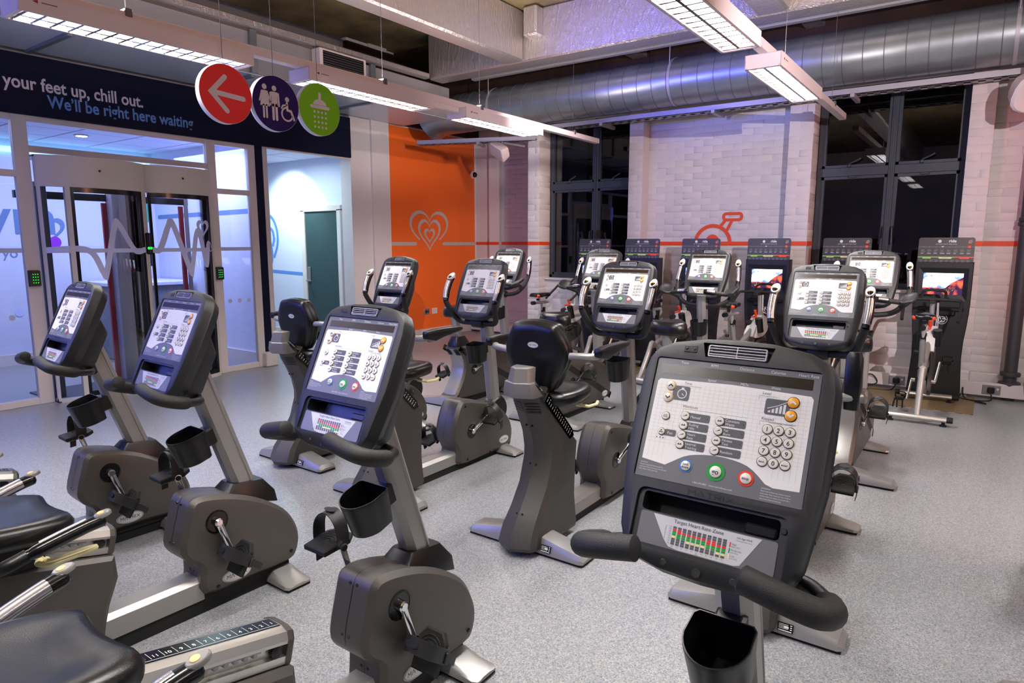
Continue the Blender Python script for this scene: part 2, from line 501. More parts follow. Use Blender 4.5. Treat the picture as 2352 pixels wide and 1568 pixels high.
def closed_spl(pts, k=4):
    n = len(pts); P = [Vector((x, y, 0)) for x, y in pts]; out = []
    for i in range(n):
        p0, p1, p2, p3 = P[i - 1], P[i], P[(i + 1) % n], P[(i + 2) % n]
        for j in range(k):
            t = j / k
            q = 0.5 * ((2 * p1) + (p2 - p0) * t + (2 * p0 - 5 * p1 + 4 * p2 - p3) * t * t + (3 * p1 - p0 - 3 * p2 + p3) * t ** 3)
            out.append((q.x, q.y))
    return out
def inset(poly, d):
    n = len(poly); out = []
    area = sum(poly[i][0] * poly[(i + 1) % n][1] - poly[(i + 1) % n][0] * poly[i][1] for i in range(n))
    sg = 1 if area > 0 else -1
    for i in range(n):
        p0, p1, p2 = Vector(poly[i - 1]), Vector(poly[i]), Vector(poly[(i + 1) % n])
        e1 = (p1 - p0); e2 = (p2 - p1)
        if e1.length < 1e-9 or e2.length < 1e-9: out.append(tuple(p1)); continue
        n1 = Vector((-e1.y, e1.x)).normalized() * sg; n2 = Vector((-e2.y, e2.x)).normalized() * sg
        nn = (n1 + n2)
        if nn.length < 1e-6: out.append(tuple(p1)); continue
        nn.normalize(); k = min(2.0, 1 / max(.4, nn.dot(n1)))
        q = p1 + nn * d * k
        out.append((q.x, q.y))
    return out
def rrect(x0, x1, y0, y1, r, n=4):
    out = []
    for cx, cy, a0 in ((x1 - r, y1 - r, 0), (x0 + r, y1 - r, 90), (x0 + r, y0 + r, 180), (x1 - r, y0 + r, 270)):
        for k in range(n + 1):
            a = math.radians(a0 + 90 * k / n); out.append((cx + r * math.cos(a), cy + r * math.sin(a)))
    return out
def boolean(o, cutter):
    md = o.modifiers.new('cut', 'BOOLEAN'); md.operation = 'DIFFERENCE'; md.object = cutter; md.solver = 'EXACT'
    dg = bpy.context.evaluated_depsgraph_get()
    me = bpy.data.meshes.new_from_object(o.evaluated_get(dg))
    o.modifiers.clear(); old = o.data; o.data = me; bpy.data.meshes.remove(old)
    cm = cutter.data; bpy.data.objects.remove(cutter); bpy.data.meshes.remove(cm)
    bm = bmesh.new(); bm.from_mesh(me)
    for f in bm.faces: f.smooth = True
    for e in bm.edges: e.smooth = not (len(e.link_faces) != 2 or e.calc_face_angle(0) > math.radians(38))
    bm.to_mesh(me); bm.free()
# ------------------------------------------------------------------ exercise machines (x right, y forward, z up; y = 0 under the console keys)
CU = Vector((0, .428, .904)); CW = Vector((0, -.904, .428))
def arc_pts(cx, cy, r, a0, a1, n=10):
    return [(cx + r * math.cos(math.radians(a0 + (a1 - a0) * k / n)), cy + r * math.sin(math.radians(a0 + (a1 - a0) * k / n))) for k in range(n + 1)]
def console_outline():
    h = [(0, -.188), (.07, -.185), (.115, -.175), (.142, -.155), (.155, -.125), (.160, -.09), (.166, -.045), (.172, 0), (.173, .09), (.171, .165), (.165, .195), (.150, .216), (.122, .230), (.06, .241), (0, .244)]
    return h + [(-x, y) for x, y in h[-2:0:-1]]
_con = {}
def make_console(root, oy, oz):
    Mc = frame((0, oy, oz), (1, 0, 0), CU, CW)
    ol = console_outline()
    sc = lambda k, ky=None: [(x * k, .02 + (y - .02) * (ky or k)) for x, y in ol]
    b = MB()
    b.loft([[(x, y, w) for x, y in p] for p, w in ((sc(.78, .82), -.082), (sc(.9, .92), -.073), (sc(.985), -.048), (inset(ol, -.002), -.042), (inset(ol, -.003), -.038), (sc(1.0), -.034), (sc(1.0), -.014), (inset(ol, .004), -.004), (inset(ol, .011), 0))])
    body = b.build('console', 'console_plastic', root)
    for poly, d in ((rrect(-.146, .146, -.034, .195, .006, 3), .004), (rrect(-.130, .130, -.153, -.050, .014, 4), .006), (rrect(-.119, .117, -.089, -.056, .007, 3), .05), ([(-.056, .203), (.056, .203), (.064, .230), (-.064, .230)], .012)):
        c = MB(); c.prism(poly, -d, .03, 'z'); boolean(body, c.build('cutter', 'console_plastic', None, smooth=0))
    me = body.data
    me.transform(Mc)
    # glass control panel with its print
    p = MB(Mc)
    PM = ['panel_grey', 'led_strip', 'panel_white', 'tag_grey', 'text_grey', 'text_white', 'grid_line', 'line_grey', 'go_green', 'stop_red', 'cool_blue', 'black_plastic']
    p.box(-.1445, .1445, -.0325, .1935, -.0042, -.0030, 0)
    p.flat(rrect(-.133, .133, .1635, .1825, .001, 1), -.0027, 1)
    wp = [(-.137, .0), (-.092, -.005), (-.080, .003)] + spl2([(-.080, .003), (-.05, .020), (0, .027), (.05, .020), (.083, -.004)], 4)[1:] + [(.096, -.008), (.137, -.006), (.137, .148), (.133, .153), (0, .157), (-.133, .153), (-.137, .148)]
    p.flat(wp, -.0027, 2)
    for k in range(29):
        x = -.128 + k * .00915
        u0 = .006 if abs(x + .005) > .088 else .030
        p.flat([(x - .0002, u0), (x + .0002, u0), (x + .0002, .149), (x - .0002, .149)], -.00245, 6)
    for k in range(17):
        u = .034 + k * .00675
        p.flat([(-.134, u - .0002), (.134, u - .0002), (.134, u + .0002), (-.134, u + .0002)], -.00245, 6)
    for s_, x in (('Time', -.092), ('RPM', -.036), ('Distance', .022), ('Calories', .075), ('Heart Rate', .124)):
        p.text(s_, .0072, x, .1855, -.0024, 5)
    for s_, x in (('Speed', -.036), ('METs', .022), ('Watts', .075)):
        p.text(s_, .0062, x, .158, -.0024, 5)
    for s_, x, u, wl in (('Time', -.078, .147, .038), ('Level', .062, .147, .03), ('Workouts', -.066, .104, .115), ('Keypad', .070, .103, .058)):
        p.text(s_, .0068, x, u, -.0024, 4)
        x0 = x - .012
        p.flat([(x0, u - .0028), (x0 + wl, u - .0028), (x0 + wl, u - .0023), (x0, u - .0023)], -.0024, 7)
        p.flat([(x0, u - .010), (x0 + .0005, u - .010), (x0 + .0005, u - .0023), (x0, u - .0023)], -.0024, 7)
    p.text('Workout Settings / Level Entry', .0030, .092, .0985, -.0024, 4)
    # icon tiles
    p.flat(rrect(-.104, -.072, .116, .143, .004, 3), -.0024, 3)
    p.disc(-.086, .1285, -.0021, .0092, n=20, m=5); p.disc(-.086, .1285, -.0019, .0074, n=20, m=3)
    p.flat([(-.0885, .137), (-.0835, .137), (-.0835, .1405), (-.0885, .1405)], -.0021, 5)
    p.stroke([(-.086, .1285), (-.0825, .1255)], .0013, -.0017, m=5)
    p.flat(rrect(.062, .102, .113, .141, .004, 3), -.0024, 3)
    for k in range(5):
        x = .068 + k * .006
        p.flat([(x, .117), (x + .004, .117), (x + .004, .121 + k * .0033), (x, .1195 + k * .0033)], -.0021, 5)
    p.stroke([(.067, .124), (.083, .130), (.097, .138)], .0012, -.0019, m=5)
    rows = (.0885, .0710, .0535, .0360)
    names = ((('Manual',), ('Rolling', 'Hills'), ('Heart', 'Rate'), ('Interval', 'Training')), (('Constant', 'Watts'), ('Fat', 'Burn'), ('Fitness', 'Test'), ('Random',)))
    for ci, cx in enumerate((-.0715, -.0085)):
        for ri, u in enumerate(rows):
            p.flat(rrect(cx, cx + .045, u - .0072, u + .0072, .003, 3), -.0024, 3)
            L = names[ci][ri]
            for li, s_ in enumerate(L):
                p.text(s_, .0066, cx + .0095, u - .0022 + ((.0032 - li * .0064) if len(L) == 2 else 0), -.0021, 5, 'l')
            p.disc(cx + .041, u, -.0021, .0009, n=8, m=11)
    p.flat(rrect(-.105, -.083, .0475, .0595, .003, 3), -.0024, 3); p.text('Fan', .0075, -.0985, .0508, -.0021, 5, 'l')
    for k in range(3): p.disc(-.117 + k * .006, .0425, -.0022, .0011, n=8, m=11)
    for k, s_ in enumerate(('CAUTION', 'Consult a physician before using this', 'equipment. Stop exercising if you feel pain,', 'faint, dizzy or short of breath.')):
        p.text(s_, .0030, -.138, -.0080 - k * .0042, -.0024, 5, 'l')
    for k, s_ in enumerate(('WARNING!', 'Heart rate monitoring systems may be', 'inaccurate. Over exercise may result in', 'serious injury or death. If you feel faint', 'stop exercising immediately.')):
        p.text(s_, .0030, .078, -.0120 - k * .0042, -.0024, 5, 'l')
    p.text('1.866.693.4863   www.matrixfitness.com', .0042, -.002, -.0265, -.0024, 5)
    cp = p.build('control_panel', PM, body, smooth=0)
    # keys, each its own piece
    def key(name, x, u, r, mats, body_m=1, ring=1.16, text=None, size=.008, icon=None, ringw=None):
        q = MB(Mc)
        q.disc(x, u, -.0022, r * ring, n=20, m=0)
        q.puck(x, u, -.0024, .0006, r, n=20, m=1)
        if text:
            L = text.split('|')
            for i, s_ in enumerate(L):
                q.text(s_, size, x, u - size * .36 + ((size * .46 - i * size * .92) if len(L) == 2 else 0), .0008, 2, bold=.02)
        if icon == 'up': q.stroke([(x - r * .45, u - r * .2), (x, u + r * .2), (x + r * .45, u - r * .2)], r * .3, .0008, m=2)
        if icon == 'down': q.stroke([(x - r * .45, u + r * .2), (x, u - r * .2), (x + r * .45, u + r * .2)], r * .3, .0008, m=2)
        if icon == 'wedge': q.flat([(x - r * .6, u - r * .25), (x + r * .55, u + r * .1), (x + r * .5, u + r * .4)], .0008, 2)
        if icon == 'hills': q.flat([(x - r * .6, u - r * .15), (x - r * .2, u + r * .3), (x + .0, u), (x + r * .3, u + r * .35), (x + r * .6, u - r * .1)], .0008, 2)
        if icon == 'fan':
            for a in (90, 210, 330):
                q.disc(x + r * .36 * math.cos(math.radians(a)), u + r * .36 * math.sin(math.radians(a)), .0008, r * .25, n=8, m=2)
        return q.build(name, mats, body)
    W_ = ['btn_ring', 'btn_white', 'text_dark']
    for i, s_ in enumerate(('1', '2', '3', '4', '5', '6', '7', '8', '9', 'back', '0', 'enter')):
        key('number_key', .0725 + (i % 3) * .0183, (.0875, .0690, .0505, .0320)[i // 3], .0077, W_, text=s_, size=.0105 if len(s_) == 1 else .0048)
    for ci, cx in enumerate((-.0715, -.0085)):
        for ri, u in enumerate(rows):
            key('workout_key', cx, u, .0074, W_, icon=('wedge', 'hills')[(ri + ci) % 2])
    key('toggle_key', -.108, .0835, .0070, W_, text='toggle|display', size=.0030)
    key('fan_key', -.110, .0535, .0060, W_, icon='fan')
    key('arrow_key', -.109, .1415, .0082, ['btn_amber', 'btn_white', 'text_dark'], icon='up')
    key('arrow_key', -.111, .1185, .0082, ['btn_amber', 'btn_white', 'text_dark'], icon='down')
    key('arrow_key', .1065, .1385, .0090, ['btn_ring', 'btn_amber', 'text_white'], icon='up')
    key('arrow_key', .1055, .1155, .0090, ['btn_ring', 'btn_amber', 'text_white'], icon='down')
    tag(key('go_key', 0, 0, .0100, ['go_green', 'btn_white', 'text_dark'], ring=1.62, text='go', size=.012), 'green ringed go key')
    tag(key('stop_key', .0515, -.001, .0092, ['stop_red', 'btn_white', 'text_dark'], ring=1.45, text='stop', size=.0068), 'red ringed stop key')
    tag(key('cool_down_key', -.0535, .0005, .0086, ['cool_blue', 'btn_white', 'text_dark'], ring=1.38, text='cool|down', size=.0058), 'blue ringed cool down key')
    # chart panel
    c = MB(Mc)
    CM = ['panel_grey', 'sticker_white', 'text_dark', 'tag_grey', 'bar_red', 'bar_green', 'bar_yellow', 'bar_cream', 'line_grey']
    c.flat(rrect(-.118, .118, -.146, -.091, .004, 2), -.0050, 0)
    c.flat([(-.094, -.0925), (.093, -.0925), (.064, -.142), (.055, -.1445), (-.040, -.1445), (-.058, -.142), (-.068, -.132)], -.0046, 1)
    c.text('Target Heart Rate Zone', .0088, -.012, -.1005, -.0043, 2)
    for i in range(11):
        x = -.0515 + i * .0087
        for k in range(8):
            u = -.1375 + k * .00395
            lo = max(0, 2 - int(i * .2))
            j = k - (2.4 - i * .16)
            mm = 3 if j < 0 else (7 if j < .7 else (5 if j < 2.7 else (4 if j < 3.9 else 3)))
            c.flat([(x - .0032, u), (x + .0032, u), (x + .0032, u + .0036), (x - .0032, u + .0036)], -.0043, mm)
        c.text(str(20 + 5 * i), .0034, x, -.1415, -.0043, 8)
    for k in range(8): c.text(str(80 + 20 * k), .0030, -.0575, -.1368 + k * .0040, -.0043, 8, 'r')
    c.text('HR (Beats Per Minute)', .0030, -.0668, -.1215, -.0043, 8, A=R(PI / 2, 'Z'))
    c.text('Age', .0034, -.008, -.1442, -.0043, 8)
    c.text('220-Age=MHR', .0042, .066, -.1005, -.0043, 2); c.text('(Maximum Heart Rate)', .0028, .066, -.1045, -.0043, 8)
    for k, (s_, s2, mm) in enumerate((('High', '(85%-100%)', 4), ('Moderate', '(65%-85%)', 5), ('Low', '(55%-65%)', 7))):
        u = -.1125 - k * .0095
        c.flat([(.0435, u - .004), (.0455, u - .004), (.0455, u + .004), (.0435, u + .004)], -.0043, mm)
        c.text(s_, .0044, .047, u, -.0043, 8, 'l'); c.text(s2, .0030, .047, u - .0036, -.0043, 8, 'l')
    c.build('chart_panel', CM, body, smooth=0)
    g = MB(Mc)
    g.logo(0, -.0470, .078, .0085, .0004, 0, .2)
    g.build('embossed_badge', 'black_plastic', body, smooth=0)
    g = MB(Mc)
    fr = rrect(-.052, .052, .2045, .2265, .003, 2); fi = inset(fr, .0022)
    n = len(fr)
    g.add([(x, y, .0012) for x, y in fr] + [(x, y, .0012) for x, y in fi] + [(x, y, -.006) for x, y in fr] + [(x, y, -.006) for x, y in fi], [(i, (i + 1) % n, n + (i + 1) % n, n + i) for i in range(n)] + [(i, 2 * n + i, 2 * n + (i + 1) % n, (i + 1) % n) for i in range(n)] + [(n + i, n + (i + 1) % n, 3 * n + (i + 1) % n, 3 * n + i) for i in range(n)])
    for u in (.2095, .2150, .2205): g.box(-.050, .050, u - .0008, u + .0008, -.006, .0006)
    g.box(-.0008, .0008, .206, .225, -.006, .0008)
    g.build('fan_vent', 'tray_metal', body)
    g = MB(Mc)
    g.flat([(-.0555, .2035), (.0555, .2035), (.0632, .2295), (-.0632, .2295)], -.0112)
    g.build('vent_cavity', 'black_plastic', body, smooth=0)
    g = MB(Mc)
    g.flat([(-.117, -.0885), (.115, -.0885), (.115, -.0565), (-.117, -.0565)], -.0490)
    g.box(.060, .112, -.0885, -.070, -.049, -.012, 0, .003)
    g.build('tray_insert', 'black_plastic', body)
    g = MB(Mc)
    g.box(-.098, -.072, .208, .2225, -.002, .0012, 0, .003)
    g.puck(-.0925, .2152, .001, .0020, .003, n=10); g.puck(-.0775, .2152, .001, .0020, .003, n=10)
    for x in (-.06, .06): g.puck(x, -.170, -.002, .0012, .006, n=12)
    g.puck(0, -.172, -.002, .004, .008, n=14)
    g.puck(.1235, -.072, -.008, -.003, .005, n=12)
    tag(g.build('screw_plate', 'dark_plastic', body), kind='stuff')
    nk = MB(Mc)
    nk.loft([[(x, y, w) for x, y in rrect(-a, a, u0, u1, .02, 3)] for a, u0, u1, w in ((.130, -.150, .095, -.060), (.128, -.148, .090, -.095), (.095, -.125, .050, -.150), (.06, -.11, .00, -.165))])
    nk.build('neck_cover', 'dark_plastic', root)
    return body
def foot(root, y0, y1, L, h, name='floor_foot', plate=False, plate_x=.17):
    b = MB()
    def ring(x, ht, yy0, yy1):
        c = min(.022, ht * .45)
        return [(x, yy0 - .006, .014), (x, yy0, .02 + (ht - .02) * .4), (x, yy0 + .014, ht - .004), (x, yy0 + .030, ht), (x, yy1 - .030, ht), (x, yy1 - .014, ht - .004), (x, yy1, .02 + (ht - .02) * .4), (x, yy1 + .006, .014)]
    m = (y0 + y1) / 2
    rs = []
    for x, k in ((-L, .30), (-L + .018, .52), (-L * .6, .72), (-.07, 1), (.07, 1), (L * .6, .72), (L - .018, .52), (L, .30)):
        e = .012 if abs(x) == L else 0
        rs.append(ring(x, max(.026, h * k), y0 + e, y1 - e))
    b.loft(rs)
    o = b.build(name, 'silver_paint', root, smooth=30)
    b = MB(); b.box(-L + .006, L - .006, y0 + .004, y1 - .004, 0, .0145); b.build('rubber_strip', 'rubber', o)
    if plate:
        b = MB(frame((plate_x, y0 - .0035, .044), (1, 0, 0), (0, .3, .954), (0, -.954, .3)) @ Matrix.Scale(.82, 4))
        b.box(-.033, .033, -.020, .018, -.002, .001, 0)
        for k in range(4): b.flat([(-.029, .010 - k * .006), (.012, .010 - k * .006), (.012, .012 - k * .006), (-.029, .012 - k * .006)], .0014, 1)
        b.flat([(-.006, -.004), (.014, -.004), (.014, .004), (-.006, .004)], .0016, 1)
        b.flat([(-.030, -.018), (.028, -.018), (.028, -.014), (-.030, -.014)], .0014, 1)
        for k in range(3): b.flat([(.020, .010 - k * .009), (.028, .010 - k * .009), (.028, .014 - k * .009), (.020, .014 - k * .009)], .0014, 1)
        b.build('rating_plate', ['black_gloss', 'text_white'], o, smooth=0)
    return o
def shroud(root, prof, hw0, hw1, mats='shroud_paint', ins=.016, name='drive_housing', seam=True):
    b = MB()
    P = closed_spl(prof, 3)
    I = inset(P, ins)
    I2 = inset(I, ins)
    b.loft([[(x, y, z) for y, z in p] for x, p in ((-hw1, I2), (-hw1 + .004, I), (-hw0, P), (hw0, P), (hw1 - .004, I), (hw1, I2))])
    o = b.build(name, mats, root, smooth=32)
    if seam:
        b = MB()
        O = inset(P, -.0006); N = inset(P, .002)
        b.loft([[(x, y, z) for y, z in O] for x in (-.0012, .0012)], cap=False)
        b.build('seam_line', 'black_plastic', o, smooth=0)
    return o
def ellipse_badge(parent, Mx, rx, ry):
    b = MB(Mx)
    b.disc(0, 0, .0010, rx, ry, 28, 0); b.disc(0, 0, .0014, rx * .95, ry * .91, 28, 1); b.disc(0, 0, .0018, rx * .92, ry * .86, 28, 0); b.disc(0, 0, .0022, rx * .895, ry * .82, 28, 2)
    b.logo(0, -ry * .26, rx * 1.38, ry * .52, .0026, 1)
    return b.build('oval_badge', ['sticker_white', 'black_plastic', 'sticker_white'], parent, smooth=0)
def pedal(root, pos, side, tilt=0.0, curl=True):
    Mx = T(*pos) @ R(tilt, 'X') @ Matrix.Diagonal((1.08, 1.2, 1.12, 1.0))
    s = side
    b = MB(Mx)
    pl = [(-.045, -.05), (.045, -.05), (.05, .03), (.03, .055), (-.03, .055), (-.05, .03)]
    pl = [(x + s * .062, y) for x, y in pl]
    b.loft([[(x, y, z) for x, y in p] for p, z in ((inset(pl, .008), -.012), (pl, -.006), (pl, .006), (inset(pl, .004), .0095))])
    for k in range(5):
        r = .014 + k * .0085
        pts = [Vector((s * .062 + r * math.cos(a), -.012 + r * math.sin(a) * 1.1, .010)) for a in [math.radians(10 + 16 * j) for j in range(11)]]
        b.tube([p for p in pts if abs(p.x - s * .062) < .042 and p.y < .05], .0016, 5)
    b.tube([(s * -.005, 0, 0), (s * .02, 0, 0)], .009, 10)
    o = b.build('pedal', 'rubber', root)
    b = MB(Mx)
    arc = [(s * .012, .004, -.004), (s * .006, .006, .022), (s * .014, .010, .058), (s * .036, .014, .082), (s * .062, .016, .089), (s * .088, .014, .080), (s * .108, .010, .054), (s * .113, .006, .020), (s * .110, .002, -.012)]
    pts = spl(arc, 4)
    rings = []
    for i, p in enumerate(pts):
        t = (pts[min(i + 1, len(pts) - 1)] - pts[max(0, i - 1)]).normalized()
        nrm = Vector((t.z, 0, -t.x)); w = .019
        rings.append([p + Vector((0, -w, 0)) + nrm * .0016, p + Vector((0, w, 0)) + nrm * .0016, p + Vector((0, w, 0)) - nrm * .0016, p + Vector((0, -w, 0)) - nrm * .0016])
    b.loft(rings)
    tl = [(s * .110, 0, -.010), (s * .112, -.002, -.035), (s * .106, -.008, -.062)]
    rings = [[Vector(p) + Vector((0, -.011, 0)), Vector(p) + Vector((0, .011, 0)), Vector(p) + Vector((s * .003, .011, 0)), Vector(p) + Vector((s * .003, -.011, 0))] for p in tl]
    b.loft(rings)
    b.box(s * .104, s * .118, -.014, .014, -.022, -.004, 0, .002)
    b.build('pedal_strap', 'dark_plastic', o)
    b = MB(Mx @ frame((s * .062, .016, .0925), (s, 0, 0), (0, 1, 0), (0, 0, s)))
    b.disc(0, 0, -.001, .022, .010, 18, 0); b.disc(0, 0, -.0006, .0205, .0088, 18, 1)
    b.logo(0, -.002, .030, .0042, -.0003, 0)
    b.build('strap_badge', ['foam', 'dark_plastic'], o, smooth=0)
def cranks(root, cy, cz, hw, d, tiltR=0.9, tiltL=0.0, L=.155):
    d = Vector((0, d[0], d[1])).normalized()
    for s in (1, -1):
        b = MB(frame((s * hw, cy, cz), (0, 1, 0), (0, 0, 1), (s, 0, 0)))
        b.disc(0, 0, .0012, .046, n=28); b.lathe([(.046, 0), (.046, .002), (.040, .003), (.040, .0015)], 28)
        o = b.build('crank_seal', 'black_gloss', root)
        b = MB(frame((s * hw, cy, cz), (0, 1, 0), (0, 0, 1), (s, 0, 0)))
        b.lathe([(.017, .0), (.017, .016), (.012, .022)], 16)
        dd = d * s
        b2 = Vector((s * (hw + .012), cy, cz)); e = b2 + dd * L + Vector((s * .004, 0, 0))
        b.T = Matrix.Identity(4)
        b.tube([b2 - dd * .012, b2 + dd * .03, b2 + dd * L * .6 + Vector((s * .006, 0, 0)), e], [.012, .012, .010, .011], 10, sq=(.75, 1.1))
        b.T = frame(tuple(e), (0, 1, 0), (0, 0, 1), (s, 0, 0)); b.lathe([(.014, -.008), (.014, .008), (.008, .012)], 14)
        b.build('crank_arm', 'chrome', root)
        pedal(root, tuple(e + Vector((s * -.006, 0, 0))), s, tiltR if s > 0 else tiltL)
def cup(root, y, z, h=.125, post_y=None, tilt=0.0):
    def D(k, z_):
        pts = [(.062 * k, .050 * k), (.054 * k, .060 * k), (-.054 * k, .060 * k), (-.062 * k, .050 * k)]
        pts += [(-.065 * k * math.cos(a), .012 * k - .080 * k * math.sin(a)) for a in [math.radians(12 * j) for j in range(1, 15)]]
        return [(x, y + yy, z_) for x, yy in pts]
    b = MB(T(0, y, z) @ R(tilt, 'X') @ T(0, -y, -z))
    b.loft([D(.80, z - h), D(.86, z - h + .004), D(.99, z - .012), D(1.0, z - .003), D(.99, z), D(.95, z), D(.94, z - .004), D(.80, z - h + .012)])
    if post_y: b.box(-.03, .03, y + .055, post_y, z - .085, z - .015, 0, .006)
    return b.build('cup_holder', 'black_plastic', root)
def post(root, p0, p1, w=.076, d=.092):
    b = MB(); p0 = Vector((0, *p0)); p1 = Vector((0, *p1))
    t = (p1 - p0).normalized(); f = Vector((0, t.z, -t.y))
    X, c = w / 2, .020
    sec = [(-X + c, -d / 2), (X - c, -d / 2), (X, -d / 2 + c), (X, d * .12), (X - .004, d * .16), (X - .004, d * .22), (X, d * .26), (X, d / 2 - c), (X - c, d / 2), (-X + c, d / 2), (-X, d / 2 - c), (-X, d * .26), (-X + .004, d * .22), (-X + .004, d * .16), (-X, d * .12), (-X, -d / 2 + c)]
    b.loft([[p + Vector((x, 0, 0)) + f * y for x, y in sec] for p in (p0, p1)])
    return b.build('console_post', 'silver_paint', root, smooth=20)
def collar(root, rings):
    b = MB()
    b.loft([[(x, y, z) for x, y in rrect(-hx, hx, ya, yb, .015, 2)] if not sl else [(x, y, z + sl * (y - ya)) for x, y in rrect(-hx, hx, ya, yb, .015, 2)] for hx, ya, yb, z, sl in rings])
    return b.build('post_collar', 'black_plastic', root, smooth=25)
def beam(root, y0, y1, z0, z1, hx=.056, name='base_beam'):
    b = MB(); c = .018
    sec = [(-hx, z0), (hx, z0), (hx, z1 - c), (hx - c, z1), (-hx + c, z1), (-hx, z1 - c)]
    b.loft([[(x, y, z) for x, z in sec] for y in (y0, y1)])
    return b.build(name, 'silver_paint', root, smooth=20)
def grip(root, pts, s, name='hand_grip', plate=(0.15, 0.75)):
    P = spl(pts, 6); n = len(P)
    b = MB(); b.tube(P, [.0195 if i < 3 else .0225 for i in range(n)], 12, sq=(.9, 1.1))
    t = (P[-1] - P[-3]).normalized()
    o = b.build(name, 'black_gloss', root)
    a, z = int(n * plate[0]), int(n * plate[1])
    fwd = Vector((0, -1, 0)); fwd = (fwd - t * fwd.dot(t)).normalized()
    b = MB(); b.tube([p + fwd * .0042 for p in P[a:z]], .0212, 14, sq=(.86, 1.08)); b.build('contact_plate', 'grip_steel', o)
    nrm = (t * .38 + fwd * .92).normalized(); sx = t.cross(nrm).normalized(); up = nrm.cross(sx)
    Mx = frame(tuple(P[-1] + fwd * .010 + t * .004), sx, up, nrm)
    b = MB(Mx); b.loft([[(rx * math.cos(a2), ry * math.sin(a2), w) for a2 in [2 * PI * k / 18 for k in range(18)]] for rx, ry, w in ((.018, .028, -.022), (.0215, .036, -.004), (.0205, .034, .004))])
    b.build('grip_tip', 'sticker_white', o)
    b = MB(Mx); b.puck(0, -.006, .003, .0075, .011, .009, 16); b.build('resistance_button', 'btn_amber', o)
    return o
def soft_cushion(name, mats, parent, outline, rings, axis='z', Mx=None):
    b = MB(Mx)
    hx = max(abs(p[0]) for p in outline); hy = (max(p[1] for p in outline) - min(p[1] for p in outline)) / 2
    cx = sum(p[0] for p in outline) / len(outline); cy = (max(p[1] for p in outline) + min(p[1] for p in outline)) / 2
    b.loft([[(cx + (x - cx) * max(.05, 1 - d / hx), cy + (y - cy) * max(.05, 1 - d / hy), w) for x, y in outline] for d, w in rings])
    return b.build(name, mats, parent, smooth=75)
SEAT_OUT = closed_spl([(-.06, -.17), (.06, -.17), (.15, -.155), (.195, -.08), (.2, .02), (.185, .12), (.14, .175), (.06, .165), (0, .160), (-.06, .165), (-.14, .175), (-.185, .12), (-.2, .02), (-.195, -.08), (-.15, -.155)], 3)
